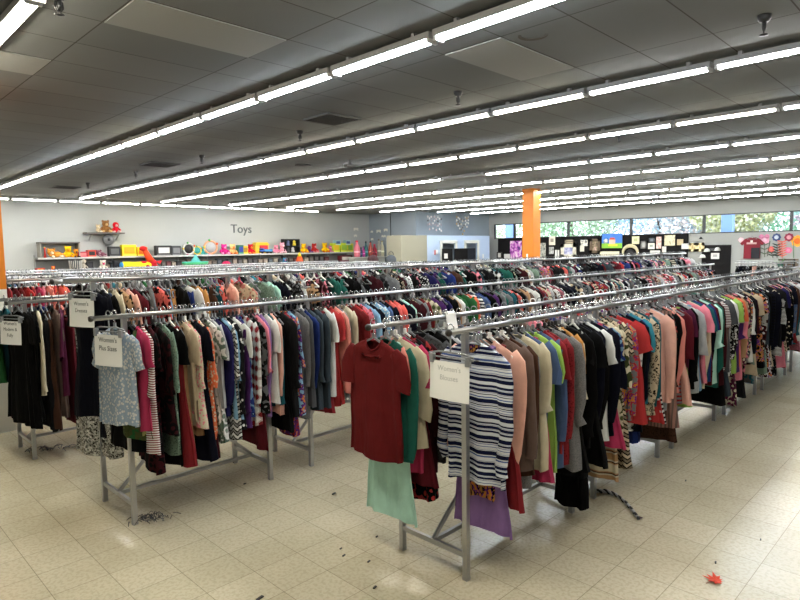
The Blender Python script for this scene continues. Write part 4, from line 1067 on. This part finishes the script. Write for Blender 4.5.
def tbox(px, wpx, hpx, z, c, c2, lb, name='toy_box', y=None, d=.22, tilt=0):
    x, yy, z = onshelf(px, z, y); sx, sz = scale_px(px); w = wpx * sx; h = hpx * sz
    t = thing(name, (x, yy, z), lb, 'toy box' if name == 'toy_box' else name.split('_')[-1], None, tilt)
    obj('carton', MB().box((0, 0, h / 2), (w, d, h)), plain(c, .5), t)
    obj('front_print', MB().box((0, -d / 2 - .004, h * .52), (w * .72, .008, h * .55)), plain(c2, .5), t)
    obj('side_stripe', MB().box((0, -d / 2 - .003, h * .1), (w * .96, .006, h * .12)), plain([min(255, v + 60) for v in c], .5), t)
def truck(px, wpx, hpx, z, c, c2, lb):
    x, yy, z = onshelf(px, z); sx, sz = scale_px(px); w = wpx * sx; h = hpx * sz; t = thing('toy_truck', (x, yy, z), lb, 'toy truck')
    obj('chassis', MB().box((0, 0, h * .32), (w, .2, h * .2)), plain((50, 50, 54)), t); obj('cab', MB().box((-w * .32, 0, h * .66), (w * .3, .19, h * .6)), plain(c, .4), t)
    obj('windscreen', MB().box((-w * .36, 0, h * .78), (w * .24, .2, h * .2)), plain((30, 40, 60), .2), t); obj('cargo_bed', MB().box((w * .16, 0, h * .6), (w * .6, .2, h * .4)), plain(c2, .4), t)
    for sx_ in (-.32, .05, .33):
        for sy in (-1, 1): obj('wheel', MB().lathe([(h * .2, -.02), (h * .22, 0), (h * .2, .02)], n=12), plain((24, 24, 26)), t, (w * sx_, sy * .1, h * .2)).rotation_euler = (pi / 2, 0, 0)
def ringtoy(px, py, rpx, c, lb, tubec=(180, 180, 184)):
    x, yy, z = onshelf(px, ZS); sx, sz = scale_px(px); r = rpx * sz; t = thing('ring_toy', (x, yy, ZS + r), lb, 'toy')
    obj('ring', MB().tube([(r * .86 * sx / sz * math.cos(a), 0, r * .86 * math.sin(a)) for a in [2 * pi * k / 24 for k in range(25)]], r * .13, 8, False), plain(c, .4), t)
    obj('disc', MB().lathe([(r * .7, -.02), (r * .72, .0), (r * .7, .02)], n=20), plain(tubec, .5), t).rotation_euler = (pi / 2, 0, 0)
    for k in range(4):
        a = .5 + k * 1.3; obj('bead', MB().ball((r * math.cos(a), -.05, r * math.sin(a)), r * .16, 8), plain([(230, 90, 40), (90, 180, 90), (230, 200, 60), (220, 120, 160)][k]), t)
# high shelf
plush(99.5, 6, 8, ZU, (216, 196, 164), (230, 220, 200), 'cream plush toy at the left of the high shelf'); plush(107, 12, 12, ZU, (138, 96, 56), (196, 160, 112), 'brown teddy bear in the middle of the high shelf'); plush(117, 9, 10.5, ZU, (200, 26, 44), (226, 190, 190), 'red plush toy at the right of the high shelf', ears=False)
x, yy, z = onshelf(108.5, 0); p = atY(108.5, 239.5, 22.2)
t = thing('wall_fan', (p.x, 22.2, p.z), 'small grey wall fan below the high shelf', 'fan'); obj('cage', MB().lathe([(.16, -.05), (.2, 0), (.16, .05)], n=16), plain((110, 112, 116), .4), t).rotation_euler = (pi / 2, 0, 0); obj('mount', MB().box((0, .12, -.14), (.1, .16, .2)), plain((120, 120, 122)), t); obj('hub', MB().ball((0, -.06, 0), .05, 10), plain((60, 60, 64)), t)
# long shelf, left to right
def horn(px, z, hpx, c, lb):
    x, yy, z = onshelf(px, z); sx, sz = scale_px(px); h = hpx * sz; t = thing('toy_horn', (x, yy, z), lb, 'toy'); obj('bell', MB().lathe([(h * .16, 0), (h * .09, h * .2), (h * .06, h * .8), (h * .1, h)], n=12), plain(c, .4), t); obj('mouthpiece', MB().ball((0, 0, h), h * .09, 8), plain((230, 200, 60)), t)
horn(45, ZS, 10, (214, 40, 34), 'red toy horn at the left end of the toy shelf')
plush(56, 15, 10, ZS, (212, 146, 62), (230, 210, 180), 'tan plush animal lying inside the open shelf box', True); plush(68, 11, 11, ZS, (236, 196, 30), (240, 160, 30), 'yellow plush toy right of the lying tan plush'); plush(76, 7, 8, ZS, (226, 150, 40), (70, 60, 50), 'orange plush toy by the open shelf box side')
tbox(82, 9, 5.5, ZS, (170, 24, 54), (226, 120, 120), 'flat crimson toy box on the long shelf'); tbox(91, 8, 7, ZS, (196, 60, 40), (30, 26, 28), 'red and black toy box next to the crimson one'); plush(101.5, 9, 7.5, ZS, (132, 84, 100), (180, 150, 160), 'mauve plush toy on the long shelf', True)
tbox(114, 11, 10, ZS, (34, 34, 38), (90, 92, 96), 'black toy carton left of the yellow blocks'); tbox(128.5, 14, 11.5, ZS, (240, 212, 26), (226, 170, 20), 'large yellow toy box on the long shelf'); tbox(141.5, 10, 9, ZS, (240, 200, 30), (228, 120, 30), 'smaller yellow toy box next to the large one')
tbox(163, 15, 10, ZS, (40, 40, 44), (222, 222, 222), 'black carton with white notice on the long shelf'); tbox(175.5, 9, 9.5, ZS, (60, 62, 66), (120, 120, 124), 'dark grey patterned toy carton'); ringtoy(189, 250, 6.2, (206, 206, 206), 'black wheel toy with pale rim', (22, 22, 24)); ringtoy(197.5, 250, 4.5, (232, 206, 60), 'yellow ring toy behind the wheel toy', (70, 170, 160))
plush(203, 7, 8, ZS, (60, 170, 176), (120, 200, 200), 'teal plush toy beside the activity ring', y=22.2); ringtoy(211, 247, 7.3, (232, 170, 130), 'big activity ring with coloured beads')
plush(224, 10, 10, ZS, (206, 44, 130), (240, 160, 200), 'magenta plush toy under the Toys lettering'); plush(232.5, 8, 10, ZS, (236, 196, 130), (240, 130, 60), 'cream and orange plush toy'); tbox(240, 5, 9, ZS, (30, 110, 90), (40, 60, 160), 'green and blue toy box'); tbox(244.5, 4.5, 8, ZS, (226, 180, 20), (160, 120, 20), 'narrow yellow toy box'); plush(250.5, 7.5, 9.5, ZS, (206, 30, 50), (240, 150, 60), 'red plush toy left of the play house')
x, yy, z = onshelf(262, ZS); sx, sz = scale_px(262); t = thing('toy_house', (x, 22.2, ZS), 'red and yellow toy play house on the shelf', 'toy house'); w, h = 13 * sx, 11 * sz
obj('house_body', MB().box((0, 0, h * .4), (w, .25, h * .8)), plain((236, 180, 30), .4), t); obj('house_roof', MB().prism([(-w * .56, 0), (w * .56, 0), (w * .4, h * .25), (-w * .4, h * .25)], .3, (0, .14, h * .78), (1, 0, 0), (0, 0, 1)), plain((232, 190, 40), .4), t); obj('house_door', MB().box((w * .12, -.14, h * .45), (w * .6, .04, h * .6)), plain((200, 30, 40), .4), t)
truck(265.5, 13, 5.5, ZS, (40, 90, 190), (70, 150, 210), 'blue toy truck in front of the play house'); plush(276, 7, 8, ZS, (228, 130, 160), (240, 190, 200), 'pink plush toy right of the blue truck'); plush(282, 6, 11, ZS, (230, 160, 180), (240, 200, 210), 'taller pink plush toy beside the black cubby')
x, yy, z = onshelf(291.5, ZS); sx, sz = scale_px(291.5); w, h = 15 * sx, 14 * sz; t = thing('toy_cubby', (x, 22.15, ZS), 'black open cubby holding small toys on the shelf', 'cubby')
m = MB(); m.box((0, .12, h / 2), (w, .02, h)); m.box((0, 0, .02), (w, .26, .04)); m.box((0, 0, h - .02), (w, .26, .04)); m.box((0, 0, h * .5), (w, .26, .03))
for s in (-1, 1): m.box((s * w / 2, 0, h / 2), (.03, .26, h))
obj('cubby_frame', m, plain((26, 26, 28)), t)
for k, (fx, fz, c) in enumerate(((-.2, .62, (90, 100, 140)), (.2, .62, (226, 206, 60)), (-.2, .14, (60, 60, 70)), (.1, .14, (190, 190, 190)))): tag(obj('toy_figure', MB().lathe([(.07, 0), (.08, .08), (.05, .13), (.07, .18), (.02, .24)], n=10), plain(c), None, (x + fx * w, 22.1, ZS + h * (.52 if fz > .5 else .04))), '%s toy figure in the black cubby' % ('blue grey', 'yellow', 'dark', 'pale grey')[k], 'toy figure')
plush(303.5, 7.5, 9, ZS, (236, 190, 30), (240, 160, 60), 'yellow plush toy right of the black cubby'); plush(309, 5, 7, ZS, (90, 50, 110), (130, 90, 150), 'purple plush toy between two yellow ones', ears=False); plush(314, 7, 9, ZS, (190, 50, 50), (220, 140, 150), 'dark red plush toy on the right part of the shelf'); plush(324.5, 7.5, 9.5, ZS, (240, 196, 20), (220, 120, 40), 'golden plush toy on the right part of the shelf'); plush(330, 4, 7, ZS, (200, 110, 150), (230, 160, 190), 'small rose plush toy', ears=False)
tbox(335, 7, 9, ZS, (190, 206, 40), (226, 190, 40), 'lime toy box near the right end of the shelf'); tbox(343, 7, 9, ZS, (206, 216, 50), (150, 190, 60), 'yellow green toy box near the right end'); tbox(349, 6, 8.5, ZS, (216, 206, 60), (120, 170, 60), 'last yellow toy box on the shelf'); tbox(337, 5, 4.5, ZS + .345, (150, 190, 206), (60, 90, 130), 'pale blue box on the lime toy box'); tbox(347, 4.5, 4.5, ZS + .345, (160, 196, 206), (50, 70, 120), 'pale blue box on the yellow green boxes')
# lower level
ZL = 1.29
def lx(px): return ZL
plush(52, 6, 6, ZL, (226, 110, 50), (240, 180, 90), 'orange plush toy low at the left', y=21.8); tbox(39, 8, 4.5, ZL, (200, 50, 30), (226, 160, 60), 'red toy box low at the far left', y=21.8)
x, yy, z = onshelf(75, ZL, 21.8); sx, sz = scale_px(75); t = thing('wicker_basket', (x, 21.8, ZL), 'round grey striped basket on the lower shelf', 'basket'); r = 12 * sx * .5
obj('bowl', MB().lathe([(r * .5, 0), (r * .9, .12), (r, .34), (r * .94, .36), (r * .8, .14), (r * .3, .05)], n=20), plain((70, 78, 84), .6), t)
m = MB()
for k in range(20): a = 2 * pi * k / 20; m.tube([(r * .55 * math.cos(a), r * .55 * math.sin(a), .0), (r * .96 * math.cos(a), r * .96 * math.sin(a), .13), (r * 1.04 * math.cos(a), r * 1.04 * math.sin(a), .36)], .012, 5)
obj('ribs', m, plain((184, 182, 174), .6), t)
plush(83, 7, 13, ZL, (196, 190, 176), (210, 206, 196), 'pale grey plush toy behind the striped basket', ears=False, y=21.95); plush(102, 9, 10, ZL, (222, 214, 204), (200, 60, 110), 'white and pink doll on the lower shelf', y=21.8)
tbox(88.5, 6, 9, ZL, (26, 26, 30), (50, 50, 56), 'black carton between the basket and doll', y=22.0); tbox(117, 8, 9, ZL, (34, 36, 44), (24, 24, 26), 'dark carton left of the yellow bolster', y=22.0)
x, yy, z = onshelf(135.5, ZL, 21.8); sx, sz = scale_px(135.5); t = thing('bolster_pillow', (x, 21.75, ZL), 'long yellow bolster pillow on the lower shelf', 'pillow'); w = 29 * sx; obj('cushion', MB().tube([(-w / 2, 0, .14), (-w * .46, 0, .14), (w * .46, 0, .13), (w / 2, 0, .12)], .13, 12, True, [.07, .14, .125, .06]), plain((240, 220, 30), .8), t); obj('end_cap', MB().ball((-w / 2, 0, .14), .13, 10, (.5, 1, 1)), plain((40, 130, 190), .8), t)
x, yy, z = onshelf(150, ZL, 21.78); sx, sz = scale_px(150); h = 21 * sz; t = thing('dinosaur_toy', (x, 21.78, ZL), 'tall red and orange dinosaur toy before the shelf', 'toy')
obj('body', MB().ball((.05, 0, h * .24), h * .24, 12, (1.0, .8, 1)), plain((200, 20, 34), .8), t); obj('neck', MB().tube([(.02, 0, h * .35), (-.08, 0, h * .6), (-.2, 0, h * .92)], .1, 10, True, [.14, .11, .08]), plain((226, 70, 24), .8), t); hd = obj('head', MB().ball((-.24, -.02, h * .95), .11, 10, (1.3, .9, .8)), plain((216, 30, 30), .8), t)
for s in (-1, 1): obj('foot', MB().ball((s * .16, -.12, .07), .09, 8), plain((190, 18, 30), .8), t)
for s in (-1, 1): obj('wing', MB().prism([(0, 0), (s * .22, .04), (s * .14, -.1)][::s], .03, (s * .16, -.1, h * .34), (1, 0, 0), (0, 0, 1)), plain((214, 30, 40), .8), t)
x, yy, z = onshelf(195, ZL, 21.75); sx, sz = scale_px(195); w = 26 * sx; t = thing('toy_boat', (x, 21.75, ZL + .02), 'green and teal toy boat on the lower shelf', 'toy boat')
obj('hull', MB().lathe([(w * .34, 0), (w * .48, .1), (w * .5, .17), (w * .42, .18)], n=20, sy=.4), plain((60, 176, 110), .4), t); obj('gunwale', MB().lathe([(w * .5, .17), (w * .5, .2), (w * .44, .2)], n=20, sy=.4), plain((70, 190, 176), .4), t); obj('sail', MB().prism([(-.2, 0), (.2, 0), (.02, .28)], .03, (0, 0, .2), (1, 0, 0), (0, 0, 1)), plain((90, 180, 176), .5), t)
obj('fender', MB().lathe([(w * .3, -.02), (w * .33, .0), (w * .3, .03)], n=16, sy=.5), plain((120, 190, 60), .5), t)
x, yy, z = onshelf(226, ZL, 21.75); t = thing('sun_hat', (x, 21.75, ZL + .02), 'pink sun hat on the lower shelf', 'hat'); obj('crown', MB().lathe([(.18, 0), (.17, .1), (.1, .17), (.002, .19)], n=14), plain((206, 30, 90), .8), t); obj('brim', MB().lathe([(.18, 0), (.3, .01), (.3, .025), (.17, .02)], n=16), plain((226, 80, 130), .8), t)
plush(284, 6, 6, ZL + .0, (70, 130, 170), (180, 90, 150), 'small blue and mauve plush on the lower shelf', y=21.8)
x, yy, z = onshelf(299.5, ZL, 21.75); sx, sz = scale_px(299); h = 11 * sz; t = thing('stacking_cone', (x, 21.75, ZL + .02), 'orange and yellow stacking cone toy on the lower shelf', 'toy'); obj('base', MB().lathe([(.17, 0), (.17, .04), (.1, .05)], n=14), plain((230, 200, 50)), t); obj('rings', MB().lathe([(.15, .05), (.16, .12), (.13, .2), (.12, .26), (.09, h * .6)], n=14), plain((236, 90, 30)), t); obj('tip', MB().lathe([(.09, h * .6), (.06, h * .8), (.005, h)], n=12), plain((236, 206, 40)), t)
tbox(345, 12, 6, ZL + .02, (90, 22, 34), (206, 200, 196), 'dark red carton at the right end of the lower shelf', y=21.9)
for k in range(44):
    px = 106 + k * 5.1
    if 117 < px < 150 or px > 336: continue
    c = rnd.choice([(48, 44, 44), (70, 62, 56), (96, 74, 60), (40, 48, 56), (110, 96, 84), (84, 40, 44), (30, 30, 34), (120, 110, 96)])
    tbox(px, 4.2, rnd.uniform(5.5, 8), ZL, c, [min(255, v + 40) for v in c], '%s game box low on the shelf, %s from the left' % ('dark' if sum(c) < 200 else 'brownish', (ORD + ['twenty-' + o for o in ORD[:9]] + ['thirtieth'] + ['thirty-' + o for o in ORD[:9]] + ['fortieth'] + ['forty-' + o for o in ORD[:9]])[k]), 'game_box', y=22.2)
# decorated bottles on a stand right of the shelf
xa, xb_ = atY(352, 256, 21.2).x, atY(402, 256, 21.2).x; ZB = atY(375, 256.5, 21.2).z
xb_ = min(xb_, 20.2)
t = thing('display_stand', ((xa + xb_) / 2, 21.2, 0), 'pale display stand at the right end of the toy wall', 'display stand'); w = xb_ - xa
obj('stand_top', MB().box((0, 0, ZB - .02), (w, .5, .04)), LIP, t); obj('stand_body', MB().box((0, .05, (ZB - .04) / 2), (w - .06, .38, ZB - .04)), plain((176, 176, 170)), t)
for k, (px, wpx, y0, c, c2) in enumerate(((357, 5, 240, (222, 120, 136), (200, 40, 70)), (361, 2.6, 247, (40, 60, 100), (20, 30, 50)), (363.5, 2.6, 246, (190, 60, 150), (120, 40, 120)), (366, 3, 241, (30, 90, 96), (20, 30, 40)), (370.5, 3.6, 241, (170, 70, 60), (20, 50, 56)), (374.5, 4, 244, (150, 24, 50), (206, 60, 90)), (379, 3.6, 239, (150, 146, 134), (90, 84, 76)), (383, 3, 248, (40, 110, 110), (20, 40, 50)), (386, 3.4, 241, (196, 190, 160), (160, 150, 110)))):
    X = atY(px, 250, 21.15).x; sz = scale_px(px)[1]; h = (256.5 - y0) * sz * .96; r = wpx * sz * .62
    if X > xb_ - .1: X = xb_ - .12
    nm = ['tall pink', 'short navy', 'short magenta', 'dark teal', 'red patterned', 'crimson', 'grey', 'short teal', 'cream'][k]
    t = thing('decorated_bottle', (X, 21.15, ZB), '%s decorated bottle on the pale display stand' % nm, 'bottle', 'decorated bottles on the stand')
    obj('glass_body', MB().lathe([(r * .8, 0), (r, h * .08), (r, h * .5), (r * .75, h * .66), (r * .4, h * .76), (r * .4, h * .9)], n=12), plain(c, .35), t)
    obj('stopper', MB().lathe([(r * .45, h * .9), (r * .5, h * .95), (r * .2, h)], n=10), plain(c2, .4), t); obj('band', MB().lathe([(r * 1.02, h * .26), (r * 1.04, h * .3), (r * 1.02, h * .36)], n=12), plain([min(255, v + 70) for v in c], .5), t)
q = random.Random(3)
m_b = plain((226, 224, 212), .8)
for k, (px, py, s) in enumerate(((356, 229, .16), (355.5, 235.5, .1), (371.5, 231.5, .08), (378.3, 231, .16), (385.4, 229.7, .13), (382.2, 236, .07), (384.4, 236, .07), (371.8, 239, .09), (392.5, 236.2, .09))):
    if px < 370: p = atY(px, py, YW - .03); u = (1, 0, 0); org = (p.x, YW - .02, p.z)
    else:
        p = atX(px, py, 20.35) if px < 391 else atX(px, py, 20.35); u = (0, -1, 0); org = (20.375, p.y, p.z)
    t = thing('paper_butterfly', org, 'white paper butterfly on the wall, %s from the left' % ORD[k], 'wall decoration', 'white paper butterflies by the corner')
    for sd in (-1, 1):
        obj('wing', MB().prism([(0, -.03), (sd * s * .9, -.05 - s * .3), (sd * s, s * .25), (sd * s * .5, s * .4), (0, .05)][::sd], .012, (0, 0, 0), u, (.0, 0, 1)), m_b, t)
    obj('body', MB().ball((0, 0, 0), s * .3, 8, (.3, .3, 1)), plain((190, 186, 170)), t)
# bags / dark heap by the stand
for px, c, lb in ((373, (60, 24, 30), 'dark red bag beneath the decorated bottles'), (391, (66, 72, 80), 'grey backpack heaped right of the decorated bottles')):
    p = atY(px, 262, 18.0); t = thing('shoulder_bag', (p.x, 18.0, 0), lb, 'bag'); zt = p.z + .28
    obj('pedestal', MB().box((0, .1, (zt - .4) / 2), (.6, .4, zt - .4)), plain((150, 150, 146)), t)
    obj('bag_body', MB().ball((0, 0, zt - .2), .3, 12, (.9, .6, .75)), plain(c, .7), t); obj('handle', MB().tube([(.16 * math.cos(a), 0, zt + .02 + .13 * math.sin(a)) for a in [pi * k / 8 for k in range(9)]], .015, 6), plain((40, 40, 42)), t)
# hanging mobiles by the alcove wall
for px0, px1, lb, cs in ((427, 442, 'hanging mobile of small pinkish ornaments, left one', [(196, 176, 178), (150, 140, 150), (90, 90, 96), (206, 200, 200)]), (456, 469, 'hanging mobile of small white and tan ornaments, right one', [(214, 206, 190), (190, 160, 110), (120, 110, 100), (226, 224, 220)])):
    yv = 18.75; a = atY(px0, 215, yv).x; c = atY(px1, 215, yv).x
    t = thing('hanging_mobile', ((a + c) / 2, yv, CEIL), lb, 'mobile'); obj('top_bar', MB().bar(((a - c) / 2, 0, -.02), ((c - a) / 2, 0, -.02), .03, .03), plain((120, 120, 120)), t)
    n = 9
    for k in range(n):
        x = (a - c) / 2 + (c - a) * (k + .5) / n; l = q.uniform(.5, 1.05); st = obj('string', MB().tube([(x, 0, -.03), (x, 0, -l)], .006, 4), plain((170, 170, 172)), t)
        for j in range(3):
            zz = -l + j * l * .3; obj('ornament', MB().ball((x, 0, zz), .045, 8, (1, .6, 1.1)), plain(q.choice(cs), .5), st)

# ------------------------------------------------------------------ outside the high windows
gm_ = plain((120, 124, 110), .9)
structure('ground_outside', MB().box((60, 10, -.15), (66, 90, .1)), gm_, 'ground outside the windows')
def tree(x, y, h, r, c, c2, lb, seed):
    q = random.Random(seed); t = thing('tree', (x, y, -.1), lb, 'tree', 'trees outside the high windows')
    obj('trunk', MB().tube([(0, 0, 0), (.05, .02, h * .4), (0, .1, h * .75)], .2, 8, True, [.24, .18, .08]), plain((90, 74, 60), .9), t)
    for cc, n in ((c, 2600), (c2, 2200)):
        m = MB()
        for k in range(n):
            d = Vector((q.gauss(0, 1), q.gauss(0, 1), q.gauss(0, .8))); d = d.normalized() * r * q.uniform(.5, 1.0); p = Vector((0, 0, 3.3 + .1 * h)) + Vector((d.x, d.y * 1.35, d.z))
            a = Vector((q.gauss(0, 1), q.gauss(0, 1), q.gauss(0, 1))).normalized(); b = a.cross(Vector((q.gauss(0, 1), q.gauss(0, 1), q.gauss(0, 1)))).normalized(); s = .13
            m.add([p + a * s, p + b * s * .6, p - a * s, p - b * s * .6], [(0, 1, 2, 3)], False)
        o = obj('crown', m, plain(cc, .8), t)
for k, (x, y, h, r, c, c2, lb) in enumerate(((40, 27, 8, 3.2, (176, 196, 150), (220, 226, 206), 'pale green tree outside behind the orange column'), (39, 21.5, 7, 2.6, (158, 190, 146), (216, 222, 206), 'green tree outside right of the orange column'), (42, 16.5, 7.5, 3.2, (156, 190, 206), (220, 214, 222), 'bluish tree outside the middle windows'), (40, 13, 7, 2.8, (196, 206, 206), (232, 212, 206), 'pale pink tree outside the middle windows'), (37, 10.6, 6.5, 1.7, (214, 214, 160), (228, 228, 200), 'yellow tree outside by the pale pillar'), (40, 7.0, 8, 3.4, (150, 200, 160), (206, 226, 210), 'bright green tree outside the right windows'), (37, 5.0, 7, 2.2, (216, 190, 200), (170, 206, 196), 'pinkish tree outside at the far right window'))):
    tree(x, y, h, r, c, c2, lb, 40 + k)
for y, lb in ((9.0, 'pale blue pillar outside the right windows'), (21.2, 'pale blue pillar outside by the orange column')):
    o = obj('pillar', MB().box((29, y * 29 / 31, 2.4), (.4, .42, 5)), plain((120, 150, 200), .6)); tag(o, lb, 'pillar', kind='structure')
w = bpy.data.worlds.new('sky'); sc.world = w; w.use_nodes = True
bg = w.node_tree.nodes['Background']; bg.inputs['Color'].default_value = (.78, .88, 1.0, 1); bg.inputs['Strength'].default_value = 4.0

# ------------------------------------------------------------------ view
vs = sc.view_settings
vs.view_transform = 'Standard'; vs.look = 'None'; vs.exposure = 0.5; vs.gamma = 1.0; vs.use_curve_mapping = False
sc.cycles.max_bounces = 6; sc.cycles.diffuse_bounces = 4
